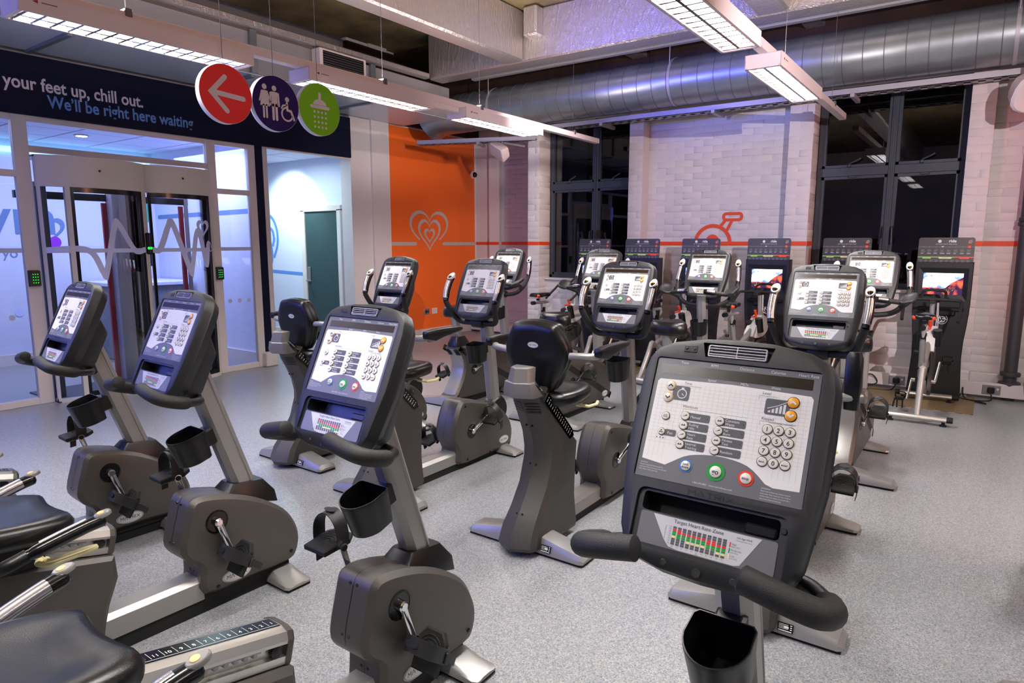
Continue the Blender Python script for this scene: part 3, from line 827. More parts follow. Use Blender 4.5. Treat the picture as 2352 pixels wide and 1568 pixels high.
def make_recumbent(name, slide=0.0, crank=(.045, -.145)):
    r = thing(name, '', 'exercise bike')
    make_console(r, 0, 1.060)
    post(r, (.285, .44), (.115, .95))
    prof = [(.055, .085), (.045, .195), (-.005, .245), (-.026, .30), (.002, .41), (.022, .468), (.06, .483), (.14, .469), (.235, .437), (.33, .387), (.42, .318), (.470, .245), (.490, .17), (.470, .10), (.42, .075), (.25, .078)]
    h = shroud(r, prof, .066, .090)
    b = MB()
    for y, z in ((.016, .455), (-.022, .31), (.047, .17)):
        for x in (-.014, .014):
            b.T = T(x, y, z) @ R(PI / 2, 'X'); b.puck(0, 0, 0, .004, .005, n=10)
    b.T = Matrix.Identity(4)
    for y, z in ((.10, .105), (.435, .125)):
        b.T = frame((.0902, y, z), (0, 1, 0), (0, 0, 1), (1, 0, 0)); b.puck(0, 0, 0, .003, .008, n=12)
    tag(b.build('housing_screw', 'black_gloss', h), kind='stuff')
    ellipse_badge(h, frame((.0902, .18, .126), (0, 1, -.02), (0, .02, 1), (1, 0, 0)), .062, .027)
    collar(r, ((.064, .160, .405, .430, -.30), (.062, .182, .395, .452, -.20), (.046, .210, .352, .484, -.12)))
    cranks(r, .112, .372, .0905, crank, tiltR=1.05, tiltL=.12)
    cup(r, .052, .718, .115, .155, .30)
    foot(r, .338, .455, .198, .062, 'front_foot')
    foot(r, -1.22, -1.08, .33, .10, 'rear_foot', True)
    beam(r, -1.2, .10, .058, .150)
    b = MB(); b.box(-.05, .05, -1.15, .44, .0, .06); b.box(-.06, .06, .06, .44, .05, .09); b.build('under_skid', 'rubber', r)
    for s in (1, -1):
        b = MB()
        P = spl([(0, .085, .868), (s * .08, .075, .868), (s * .150, .045, .876), (s * .192, -.02, .888), (s * .206, -.070, .902), (s * .194, -.112, .918), (s * .150, -.126, .932), (s * .088, -.126, .945)], 6)
        i0 = 18
        b.tube(P[:i0 + 1], .016, 12); hb = b.build('handlebar', 'black_plastic', r)
        b = MB(); b.tube(P[i0:] + [P[-1] + (P[-1] - P[-2]).normalized() * .004], [.0205] + [.0225] * (len(P) - i0 - 1) + [.017], 16); b.build('foam_grip', 'foam', hb)
    b = MB(); b.box(-.035, .035, .06, .16, .84, .90, 0, .01); b.build('bar_clamp', 'dark_plastic', r)
    # seat side
    b = MB()
    sec = [(-1.10, .06), (-.315, .06), (-.300, .14), (-.285, .2), (-.250, .29), (-.255, .372), (-1.06, .556), (-1.12, .5), (-1.13, .2)]
    I = inset(sec, .014)
    b.loft([[(x, y, z) for y, z in p] for x, p in ((-.088, I), (-.076, sec), (.076, sec), (.088, I))])
    b.build('seat_pedestal', 'shroud_paint', r, smooth=25)
    A = Vector((0, -.252, .376)); t = Vector((0, -.974, .226)); u = Vector((0, .226, .974))
    Mr = frame(tuple(A), (1, 0, 0), t, u)
    b = MB(Mr)
    sec = [(-.060, 0), (.060, 0), (.060, .020), (.042, .022), (.042, .050), (.060, .052), (.060, .060), (.050, .080), (.026, .088), (-.026, .088), (-.050, .080), (-.060, .060), (-.060, .052), (-.042, .050), (-.042, .022), (-.060, .020)]
    b.loft([[(x, y, z) for x, z in sec] for y in (.015, .84)])
    rail = b.build('seat_rail', 'aluminium', r, smooth=20)
    b = MB(Mr)
    sec2 = [(-.062, -.002), (.062, -.002), (.062, .061), (.051, .082), (.026, .090), (-.026, .090), (-.051, .082), (-.062, .061)]
    b.loft([[(x, y, z) for x, z in (sec2 if y > 0 else inset(sec2, .006))] for y in (-.004, .004, .018)])
    b.build('rail_end_cap', 'shroud_paint', rail, smooth=25)
    b = MB(Mr)
    b.box(-.025, .026, .022, .84, .0870, .0890, 0)
    for k in range(26):
        y = .034 + k * .030
        b.text(str(k + 1), .017, .008, y, .0893, 1, A=Matrix(((0, -1, 0, 0), (-1, 0, 0, 0), (0, 0, 1, 0), (0, 0, 0, 1)))); b.flat([(-.018, y + .013), (.014, y + .013), (.014, y + .0140), (-.018, y + .0140)], .0893, 1)
    b.flat([(.019, .024), (.0202, .024), (.0202, .42), (.019, .42)], .0894, 1)
    b.build('number_strip', ['black_gloss', 'text_white'], rail, smooth=0)
    b = MB(Mr)
    for k in range(24): b.box(.040, .054, .10 + k * .026, .113 + k * .026, .036, .050, 0, .002)
    b.box(.040, .052, .09, .74, .044, .051)
    b.build('tooth_rack', 'tray_metal', rail)
    b = MB(Mr @ frame((.041, .045, .036), (0, 1, 0), (0, 0, 1), (1, 0, 0))); b.lathe([(.016, 0), (.016, .014), (.009, .016)], 18); b.build('rail_roller', 'black_plastic', rail)
    # carriage, seat, backrest, handles slide along the rail
    S = Vector((0, 0, 0)) + t * slide
    Ms = T(0, S.y, S.z)
    cy, cz = -.56, .575
    b = MB(Ms); b.box(-.085, .085, -.68, -.44, .50, .54, 0, .01); b.box(-.095, -.08, -.66, -.46, .43, .53, 0, .004); b.box(.08, .095, -.66, -.46, .43, .53, 0, .004)
    b.tube([(0, -.66, .52), (0, -.80, .54), (0, -.87, .62), (0, -.91, .80)], .022, 10, sq=(2.2, 1))
    b.build('seat_carriage', 'black_plastic', r)
    st = soft_cushion('seat', 'black_leather', r, SEAT_OUT, ((.025, -.035), (.006, -.03), (0, -.012), (0, .012), (.010, .028), (.035, .036), (.075, .028), (.12, .024)), Mx=Ms @ T(0, cy, cz) @ R(-.10, 'X'))
    bk = closed_spl([(-.10, -.24), (0, -.245), (.10, -.24), (.18, -.15), (.20, 0), (.18, .12), (.13, .21), (0, .225), (-.13, .21), (-.18, .12), (-.20, 0), (-.18, -.15)], 3)
    soft_cushion('backrest', 'black_leather', r, bk, ((.03, .05), (.008, .045), (0, .02), (0, -.005), (.012, -.025), (.04, -.034), (.09, -.026)), Mx=Ms @ frame((0, -.87, .86), (1, 0, 0), (0, -.26, .966), (0, -.966, -.26)))
    for s in (1, -1):
        b = MB(Ms); b.tube(spl([(s * .08, -.62, .50), (s * .19, -.645, .505), (s * .255, -.62, .525), (s * .270, -.555, .548)], 5), .016, 10, sq=(1, 1.3))
        hd = b.build('side_handle', 'black_plastic', r)
        P = spl([(s * .270, -.555, .548), (s * .282, -.475, .572), (s * .292, -.40, .592), (s * .298, -.355, .600)], 6)
        b = MB(Ms); b.tube(P, [.018] * 2 + [.0215] * (len(P) - 4) + [.020, .014], 14); b.build('hand_grip', 'black_gloss', hd)
        b = MB(Ms); b.tube([p + Vector((-s * .004, 0, .0035)) for p in P[3:13]], .0198, 14); b.build('contact_plate', 'grip_steel', hd)
        Mx = Ms @ frame((s * .298, -.362, .6225), (1, 0, 0), (0, .97, .22), (0, -.22, .97))
        b = MB(Mx); b.puck(0, 0, -.012, .001, .017, .026, 18); b.build('grip_tip', 'silver_paint', hd)
        b = MB(Mx); b.puck(0, -.004, 0, .004, .010, .010, 16); b.build('resistance_button', 'btn_peach', hd)
    b = MB(Ms); b.tube(spl([(.19, -.50, .49), (.225, -.52, .495), (.262, -.50, .497), (.266, -.44, .499), (.262, -.385, .500), (.248, -.375, .500), (.242, -.43, .498), (.24, -.485, .494), (.20, -.49, .49)], 4), .009, 8)
    b.tube([(.09, -.5, .485), (.2, -.5, .49)], .010, 8)
    b.build('release_lever', 'cream_plastic', r)
    return r
H_BACK = closed_spl([(-.085, -.165), (0, -.17), (.085, -.165), (.145, -.07), (.172, .0), (.165, .06), (.128, .135), (.10, .155), (0, .166), (-.10, .155), (-.128, .135), (-.165, .06), (-.172, 0), (-.145, -.07)], 3)
def make_hybrid(name, slide=0.0, arm_up=False):
    r = thing(name, '', 'exercise bike')
    make_console(r, 0, 1.135)
    post(r, (.180, .32), (.085, 1.0))
    prof = [(-.285, .035), (-.300, .13), (-.345, .205), (-.350, .26), (-.325, .35), (-.275, .440), (-.22, .452), (-.10, .425), (.04, .385), (.16, .330), (.25, .245), (.290, .15), (.275, .06), (.22, .035), (0, .03)]
    h = shroud(r, prof, .058, .086)
    ellipse_badge(h, frame((.0862, .175, .10), (0, 1, -.02), (0, .02, 1), (1, 0, 0)), .055, .027)
    b = MB()
    for y, z in ((-.24, .415), (-.22, .06), (.02, .05)):
        b.T = frame((.0855, y, z), (0, 1, 0), (0, 0, 1), (1, 0, 0)); b.puck(0, 0, 0, .003, .008, n=12)
    tag(b.build('housing_screw', 'black_gloss', h), kind='stuff')
    b = MB(); b.T = frame((0, .185, .30), (0, 1, 0), (0, 0, 1), (1, 0, 0)); b.lathe([(.085, -.045), (.10, -.03), (.10, .03), (.085, .045)], 28)
    b.build('post_collar', 'black_plastic', r)
    cranks(r, -.175, .24, .0865, (.16, .085), tiltR=.45, tiltL=.3, L=.150)
    cup(r, -.030, .788, .125, .075, .13)
    foot(r, .13, .24, .218, .064, 'front_foot')
    foot(r, -.985, -.855, .328, .095, 'rear_foot', True, .135)
    beam(r, -.95, -.22, .045, .125)
    b = MB(); b.box(-.05, .05, -.9, .24, .0, .05); b.build('under_skid', 'rubber', r)
    b = MB(); b.T = frame((0, .275, .055), (0, 1, 0), (0, 0, 1), (1, 0, 0)); b.lathe([(.04, -.045), (.045, -.04), (.045, .04), (.04, .045)], 20); b.build('transport_wheel', 'rubber', r)
    # rear tower
    b = MB(); rings = []
    for z, yr, yf, hw in ((.030, -1.085, -.655, .10), (.05, -1.095, -.650, .105), (.125, -1.065, -.655, .100), (.20, -1.005, -.655, .093), (.30, -.935, -.650, .092), (.42, -.893, -.645, .094), (.47, -.890, -.640, .095), (.55, -.908, -.725, .094), (.64, -.950, -.815, .092), (.74, -1.000, -.915, .090), (.78, -1.022, -.955, .088)):
        rings.append([(0, yr, z), (hw * .86, yr + .040, z), (hw, yr + .075, z), (hw, yf - .004, z), (hw * .8, yf, z), (-hw * .8, yf, z), (-hw, yf - .004, z), (-hw, yr + .075, z), (-hw * .86, yr + .040, z)])
    b.loft(rings); tw = b.build('rear_tower', 'shroud_dark', r, smooth=22)
    b = MB(); rings = []
    for z, yr, yf, hw in ((.755, -1.058, -.945, .086), (.775, -1.064, -.965, .087), (.822, -1.060, -1.005, .080), (.826, -1.058, -.975, .062), (.888, -1.045, -.955, .052), (.893, -1.035, -.965, .046)):
        rings.append([(0, yr, z), (hw * .88, yr + .032, z), (hw, yr + .055, z), (hw, yf, z), (-hw, yf, z), (-hw, yr + .055, z), (-hw * .88, yr + .032, z)])
    b.loft(rings); b.build('tower_cap', 'cap_paint', tw, smooth=22)
    b = MB()
    for k in range(4):
        z = .665 + k * .0145
        yr = -.950 - (z - .64) * .5
        for s in (1, -1): b.add([(s * .010, yr + .0045 - .0030, z), (s * .072, yr + .0335 - .0035, z), (s * .072, yr + .0300 - .0040, z + .007), (s * .010, yr - .0005 - .0030, z + .007)], [(0, 1, 2, 3)])
    b.build('vent_slots', 'black_plastic', tw, smooth=0)
    b = MB()
    for z, yr in ((.60, -.931), (.40, -.897), (.19, -1.012)):
        for s in (1, -1): b.T = T(s * .016, yr + .005, z) @ R(PI / 2, 'X'); b.puck(0, 0, 0, .004, .0055, n=10)
    b.T = frame((.098, -.72, .055), (0, 1, 0), (0, 0, 1), (1, 0, 0)); b.puck(0, 0, 0, .006, .007, n=10)
    tag(b.build('housing_screw', 'black_gloss', tw), kind='stuff')
    t = Vector((0, .707, -.707)); u = Vector((0, .707, .707))
    b = MB()
    for s in (1, -1): b.tube([(s * .040, -1.005, .868), (s * .040, -.630, .493)], .013, 10)
    b.build('seat_rail', 'chrome', r)
    b = MB(frame((.0975, -.80, .625), t, u, (1, 0, 0)))
    b.flat([(-.18, -.030), (.15, -.030), (.17, .005), (.13, .020), (-.18, .020)], .0, 0)
    b.loft([[(x, y, w) for x, y in [(-.18, -.030), (.15, -.030), (.17, .005), (.13, .020), (-.18, .020)]] for w in (-.012, .0)], 0)
    for k in range(15):
        b.flat([(-.165 + k * .021, -.020), (-.161 + k * .021, -.020), (-.161 + k * .021, -.004), (-.165 + k * .021, -.004)], .0008, 1)
        b.disc(-.163 + k * .021, .005, .0008, .0035, n=8, m=1)
    b.build('number_plate', ['black_plastic', 'text_white'], tw, smooth=0)
    S = t * slide; Ms = T(0, S.y, S.z)
    b = MB(Ms); Mt = frame((0, -.86, .735), (1, 0, 0), t, u)
    b.T = Ms @ Mt; b.box(-.07, .07, -.05, .08, -.02, .03, 0, .008)
    b.T = Ms
    for s in (1, -1): b.tube(spl([(s * .05, -.865, .86), (s * .055, -.85, .74), (s * .058, -.82, .695), (s * .058, -.70, .69)], 5), .017, 10)
    b.box(-.09, .09, -.84, -.66, .672, .70, 0, .008)
    b.build('seat_carriage', 'black_plastic', r)
    so = [(x * .92, y * .85) for x, y in SEAT_OUT]
    soft_cushion('seat', 'black_leather', r, so, ((.025, -.035), (.006, -.03), (0, -.012), (0, .010), (.010, .026), (.035, .033), (.075, .027), (.11, .024)), Mx=Ms @ T(0, -.745, .732) @ R(.06, 'X'))
    Mb = Ms @ frame((0, -.850, .930), (1, 0, 0), (0, -.10, .995), (0, -.995, -.10))
    bk = soft_cushion('backrest', 'black_leather', r, H_BACK, ((.05, .046), (.025, .044), (.008, .034), (0, .018), (0, .006), (.004, .004), (.004, .001), (0, -.001), (0, -.025), (.012, -.042), (.04, -.048), (.08, -.040)), Mx=Mb)
    ellipse_badge(bk, Mb @ T(0, .055, .0455), .030, .0145)
    for s in (1, -1):
        b = MB(Ms); b.tube(spl([(s * .10, -.86, .925), (s * .19, -.85, .938), (s * .275, -.825, .940), (s * .300, -.79, .942)], 4), .0165, 12)
        b.T = Ms @ frame((s * .30, -.79, .942), (0, 1, 0), (0, 0, 1), (1, 0, 0)); b.lathe([(.02, -.012), (.026, -.008), (.026, .008), (.02, .012)], 16)
        arm = b.build('arm_tube', 'silver_paint', r)
        Mp = (Ms @ T(.262, -.79, .925) @ R(PI * .48, 'X') @ Matrix.Diagonal((1.25, .72, 1.3, 1.0))) if arm_up and s > 0 else Ms @ T(s * .305, -.79, .945)
        b = MB(Mp)
        b.loft([[(x + (s * .003), y, z) for x, z in rrect(-w, w, z0, z1, .010, 2)] for y, w, z0, z1 in ((-.050, .014, .006, .028), (-.045, .020, -.004, .036), (.02, .022, -.022, .042), (.09, .023, -.006, .043), (.22, .023, .012, .040), (.250, .016, .016, .034))])
        b.build('arm_pad', 'black_leather', arm)
    b = MB(Ms); b.tube([(.06, -.70, .68), (.15, -.70, .675)], .009, 8); b.tube([(.13, -.715, .675), (.19, -.70, .672), (.20, -.64, .672), (.185, -.60, .675)], .008, 8); b.build('release_lever', 'cream_plastic', r)
    for s in (1, -1):
        P = spl([(0, .012, .926), (s * .08, .006, .925), (s * .138, -.002, .930), (s * .170, -.022, .958), (s * .188, -.058, 1.012), (s * .206, -.082, 1.070)], 6)
        b = MB(); b.tube(P, .0185, 12); hb = b.build('handlebar', 'foam', r)
        grip(hb, [(s * .205, -.081, 1.068), (s * .212, -.062, 1.125), (s * .212, -.034, 1.185), (s * .208, -.012, 1.222)], s)
    b = MB(); b.T = frame((0, .012, .926), (0, 1, 0), (0, 0, 1), (1, 0, 0)); b.lathe([(.030, -.046), (.034, -.040), (.034, .040), (.030, .046)], 18); b.T = Matrix.Identity(4); b.box(-.036, .036, .0, .085, .895, .945, 0, .008)
    b.build('bar_clamp', 'dark_plastic', r)
    return r
def make_upright(name):
    r = thing(name, '', 'exercise bike')
    make_console(r, 0, 1.185)
    post(r, (.03, .36), (-.01 - .045, 1.04), .074, .088)
    prof = [(-.855, .062), (-.830, .125), (-.755, .235), (-.720, .345), (-.745, .44), (-.805, .512), (-.77, .528), (-.60, .530), (-.42, .500), (-.22, .455), (-.04, .395), (.075, .315), (.115, .20), (.105, .09), (.05, .055), (-.4, .05)]
    P = prof
    h = shroud(r, prof, .070, .092)
    b = MB()
    bp = spl([(0, -.858, .055), (0, -.835, .13), (0, -.760, .235), (0, -.724, .345), (0, -.748, .44), (0, -.808, .514)], 4)
    rings = []
    for p in bp: rings.append([(-.074, p.y + .012, p.z), (-.068, p.y - .003, p.z), (-.03, p.y - .008, p.z), (.03, p.y - .008, p.z), (.068, p.y - .003, p.z), (.074, p.y + .012, p.z)])
    b.loft(rings, closed=False, cap=False); b.build('rear_fairing', 'silver_paint', h)
    ellipse_badge(h, frame((.0922, -.02, .11), (0, 1, -.02), (0, .02, 1), (1, 0, 0)), .055, .027)
    b = MB()
    for k in range(5):
        z = .452 + k * .012; b.box(.024, .066, -.772 - k * .010, -.760 - k * .010, z, z + .006); b.box(-.066, -.024, -.772 - k * .010, -.760 - k * .010, z, z + .006)
    b.build('vent_slots', 'black_plastic', h)
    b = MB(); b.T = frame((0, .02, .33), (0, 1, 0), (0, 0, 1), (1, 0, 0)); b.lathe([(.075, -.047), (.09, -.035), (.09, .035), (.075, .047)], 28); b.build('post_collar', 'black_plastic', r)
    cranks(r, -.593, .302, .0925, (.14, .055), tiltR=.45, tiltL=.3, L=.15)
    cup(r, -.125, .838, .12, -.03, .13)
    foot(r, -.15, -.04, .222, .062, 'front_foot')
    foot(r, -.92, -.80, .335, .09, 'rear_foot', True, .12)
    b = MB(); b.box(-.06, .06, -.85, .03, .0, .07); b.build('under_skid', 'rubber', r)
    collar(r, ((.060, -.80, -.61, .515, 0), (.056, -.80, -.62, .56, 0), (.040, -.775, -.655, .615, 0)))
    b = MB(); b.loft([[(x, y + (z - .6) * -.30, z) for x, y in rrect(-.030, .030, -.735, -.675, .012, 2)] for z in (.58, .80)]); b.build('seat_post', 'silver_paint', r)
    so = closed_spl([(0, -.135), (.075, -.13), (.128, -.095), (.138, -.04), (.10, .02), (.055, .07), (.034, .14), (0, .165), (-.034, .14), (-.055, .07), (-.10, .02), (-.138, -.04), (-.128, -.095), (-.075, -.13)], 3)
    sd = soft_cushion('saddle', 'black_leather', r, so, ((.020, -.056), (.004, -.054), (0, -.034), (.0, -.005), (.005, .020), (.016, .036), (.032, .042), (.06, .040)), Mx=T(0, -.675, .848))
    b = MB(T(0, -.8140, .826) @ R(PI / 2, 'X')); b.disc(0, 0, .0012, .05, .018, 22, 0); b.disc(0, 0, .0018, .047, .0155, 22, 1); b.logo(0, -.005, .066, .0105, .0024, 0); b.build('oval_badge', ['foam', 'black_leather'], sd, smooth=0)
    for s in (1, -1):
        P = spl([(0, -.035, .955), (s * .08, -.035, .955), (s * .165, -.025, .975), (s * .222, -.002, 1.03), (s * .243, .030, 1.09), (s * .248, .052, 1.135)], 6)
        b = MB(); b.tube(P, .0185, 12); hb = b.build('handlebar', 'foam', r)
        grip(hb, [(s * .248, .050, 1.132), (s * .245, .068, 1.19), (s * .238, .086, 1.245), (s * .232, .098, 1.285)], s)
        Q = spl([(s * .205, -.012, 1.012), (s * .238, -.060, 1.038), (s * .250, -.120, 1.052), (s * .215, -.165, 1.058), (s * .15, -.185, 1.066)], 6)
        b = MB(); b.tube(Q, .017, 12); ab = b.build('aero_bar', 'foam', r)
        Pg = spl([(s * .15, -.185, 1.066), (s * .11, -.193, 1.071), (s * .062, -.200, 1.076)], 5)
        b = MB(); b.tube(Pg, [.018] + [.0205] * (len(Pg) - 2) + [.016], 12); b.build('hand_grip', 'black_gloss', ab)
        b = MB(); b.tube([p + Vector((0, -.002, .004)) for p in Pg[1:-3]], .0195, 12); b.build('contact_plate', 'grip_steel', ab)
        po = closed_spl([(-.04, -.058), (.03, -.062), (.055, 0), (.045, .06), (-.01, .075), (-.052, .03)], 4)
        po = [(x * s, y) for x, y in po]
        soft_cushion('elbow_pad', 'dark_plastic', ab, po, ((.01, -.014), (0, -.006), (0, .008), (.006, .012), (.02, .006), (.034, .002)), Mx=T(s * .262, -.155, 1.082) @ R(.35, 'X') @ R(-s * .35, 'Y'))
    b = MB(); b.T = frame((0, -.035, .955), (0, 1, 0), (0, 0, 1), (1, 0, 0)); b.lathe([(.028, -.05), (.032, -.044), (.032, .044), (.028, .05)], 18); b.T = Matrix.Identity(4); b.box(-.036, .036, -.06, .0, .93, .985, 0, .008); b.build('bar_clamp', 'dark_plastic', r)
    return r
def make_spin(name):
    r = thing(name, '', 'spin bike')
    # y = 0 at rear bar, forward +y
    b = MB()
    def bar_foot(y, L, nm):
        b = MB(); b.tube([(-L, y, .055), (L, y, .055)], .026, 12, sq=(1.25, .85)); o = b.build(nm, 'aluminium', r)
        for s in (1, -1):
            q = MB(); q.tube([(s * (L - .03), y, .056), (s * (L + .012), y, .056)], [.029, .027], 12, sq=(1.25, .85)); q.T = T(s * (L - .05), y, 0); q.lathe([(.024, 0), (.024, .012), (.012, .014), (.012, .034)], 14); q.build('end_cap', 'rubber', o)
        return o
    bar_foot(0, .235, 'rear_stabiliser'); bar_foot(.96, .235, 'front_stabiliser')
    b = MB(); b.tube([(0, .0, .06), (0, .14, .30), (0, .20, .42)], [.026, .026, .027], 12); b.tube([(0, .20, .42), (0, .52, .27), (0, .90, .14), (0, .96, .06)], .026, 10)
    b.tube([(0, .22, .38), (0, .52, .52), (0, .76, .66)], [.024, .026, .03], 10); b.tube([(0, .96, .06), (0, .90, .40), (0, .80, .68)], .026, 12, sq=(1.1, 1))
    b.build('frame', 'silver_paint', r)
    b = MB(); b.tube([(-.02, .36, .32), (-.02, .30, .56), (-.02, .27, .66)], .023, 12); b.build('seat_tube', 'silver_paint', r)
    b = MB(); b.box(-.040, .0, .255, .300, .64, .71, 0, .005); b.tube([(-.045, .25, .55), (-.075, .25, .55)], .014, 10); b.tube([(-.03, .30, .40), (-.03, .30, .41)], .028, 12); tag(b.build('seat_lock', 'black_plastic', r), kind='stuff')
    b = MB(); b.tube([(-.02, .27, .66), (-.02, .25, .77)], .017, 12, sq=(1, .8)); b.tube([(-.02, .14, .765), (-.02, .36, .765)], .016, 10, sq=(1.2, 1)); b.tube([(-.02, .22, .765), (-.02, .215, .83)], .012, 10); b.build('seat_post', 'tray_metal', r)
    b = MB(); b.tube([(-.02, .10, .765), (-.02, .145, .765)], .022, 12); b.tube([(-.02, .19, .79), (-.02, .19, .815)], .016, 10); b.build('slide_knob', 'black_plastic', r)
    so = closed_spl([(0, -.11), (.055, -.12), (.085, -.085), (.078, -.03), (.035, .04), (.022, .13), (0, .15), (-.022, .13), (-.035, .04), (-.078, -.03), (-.085, -.085), (-.055, -.12)], 3)
    sd = soft_cushion('saddle', 'black_leather', r, so, ((.012, -.026), (0, -.018), (0, 0), (.008, .014), (.022, .018)), Mx=T(-.02, .24, .858))
    for s in (1, -1):
        b = MB(T(-.02 + s * .058, .142, .852)); b.loft([[(.027 * k * math.cos(a), .024 * k * math.sin(a) + .004, z) for a in [2 * PI * j / 16 for j in range(16)]] for k, z in ((.7, -.020), (1, -.010), (1, .002), (.75, .010))]); b.build('saddle_bumper', 'red_plastic', sd)
    b = MB(); b.T = frame((.0, .66, .36), (0, 1, 0), (0, 0, 1), (1, 0, 0)); b.lathe([(.20, -.022), (.215, -.018), (.215, .018), (.20, .022), (.17, .012), (.06, .010), (.05, .03), (.02, .034)], 36); b.build('flywheel', 'aluminium', r)
    b = MB(); b.prism(closed_spl([(.30, .22), (.42, .16), (.60, .24), (.82, .34), (.84, .44), (.74, .50), (.52, .38), (.36, .34)], 3), .035, .060, 'x'); b.build('chain_guard', 'shroud_dark', r)
    b = MB(); b.prism(closed_spl([(.56, .52), (.72, .50), (.86, .56), (.84, .68), (.74, .72), (.62, .62)], 3), -.05, .05, 'x'); b.build('fork_shield', 'sticker_white', r)
    b = MB(); b.tube([(-.05, .64, .66), (-.05, .68, .58)], .036, 14); b.tube([(.06, .64, .70), (.06, .68, .56)], .036, 14); b.build('bottle_holder', 'black_plastic', r)
    b = MB(); b.tube([(.0, .70, .72), (.0, .672, .775)], .013, 10); b.box(-.010, .010, .61, .70, .702, .720, 0, .004); b.build('brake_lever', 'red_plastic', r)
    b = MB(); b.tube([(0, .78, .68), (0, .755, .93)], .019, 12, sq=(1.1, .9)); b.build('bar_post', 'aluminium', r)
    b = MB(); b.box(-.022, .022, .66, .80, .925, .955, 0, .005); b.tube([(0, .76, .94), (0, .80, .985)], .014, 10)
    b.tube(spl([(-.205, .50, .79), (-.21, .56, .83), (-.212, .66, .90), (-.208, .72, .945), (-.17, .735, .955), (0, .745, .958), (.17, .735, .955), (.208, .72, .945), (.212, .66, .90), (.21, .56, .83), (.205, .50, .79)], 5), .0135, 10)
    b.tube(spl([(-.135, .735, .956), (-.095, .80, .975), (-.085, .86, 1.015), (-.05, .88, 1.03), (.05, .88, 1.03), (.085, .86, 1.015), (.095, .80, .975), (.135, .735, .956)], 5), .0125, 10)
    b.build('handlebar', 'foam', r)
    b = MB(); b.tube(spl([(.045, .74, .93), (.05, .735, .80), (.055, .74, .70), (.048, .745, .64), (.04, .74, .70), (.04, .738, .82), (.036, .74, .93)], 4), .0035, 6); b.build('headphone_cord', 'sticker_white', r)
    for s, e in ((1, (.50, .44)), (-1, (.34, .12))):
        b = MB(); b.tube([(s * .06, .42, .28), (s * .09, .42, .28)], .018, 12); b.tube([(s * .085, .42, .28), (s * .105, e[0], e[1])], [.014, .011], 10, sq=(.8, 1.2)); b.build('crank_arm', 'aluminium', r)
        b = MB(T(s * .11, e[0], e[1])); b.box(s * .01, s * .085, -.035, .045, -.012, .012, 0, .008); b.tube(spl([(s * .012, .04, .01), (s * .015, .10, .035), (s * .08, .10, .035), (s * .084, .04, .01)], 4), .006, 8); b.tube([(s * .08, -.03, 0), (s * .09, -.05, -.07)], .006, 6); b.tube([(s * .02, -.04, -.01), (s * .02, -.03, -.075)], .006, 6); b.tube([(s * .06, -.04, -.01), (s * .06, -.03, -.075)], .006, 6)
        pd = b.build('pedal', 'black_gloss', r)
    return r
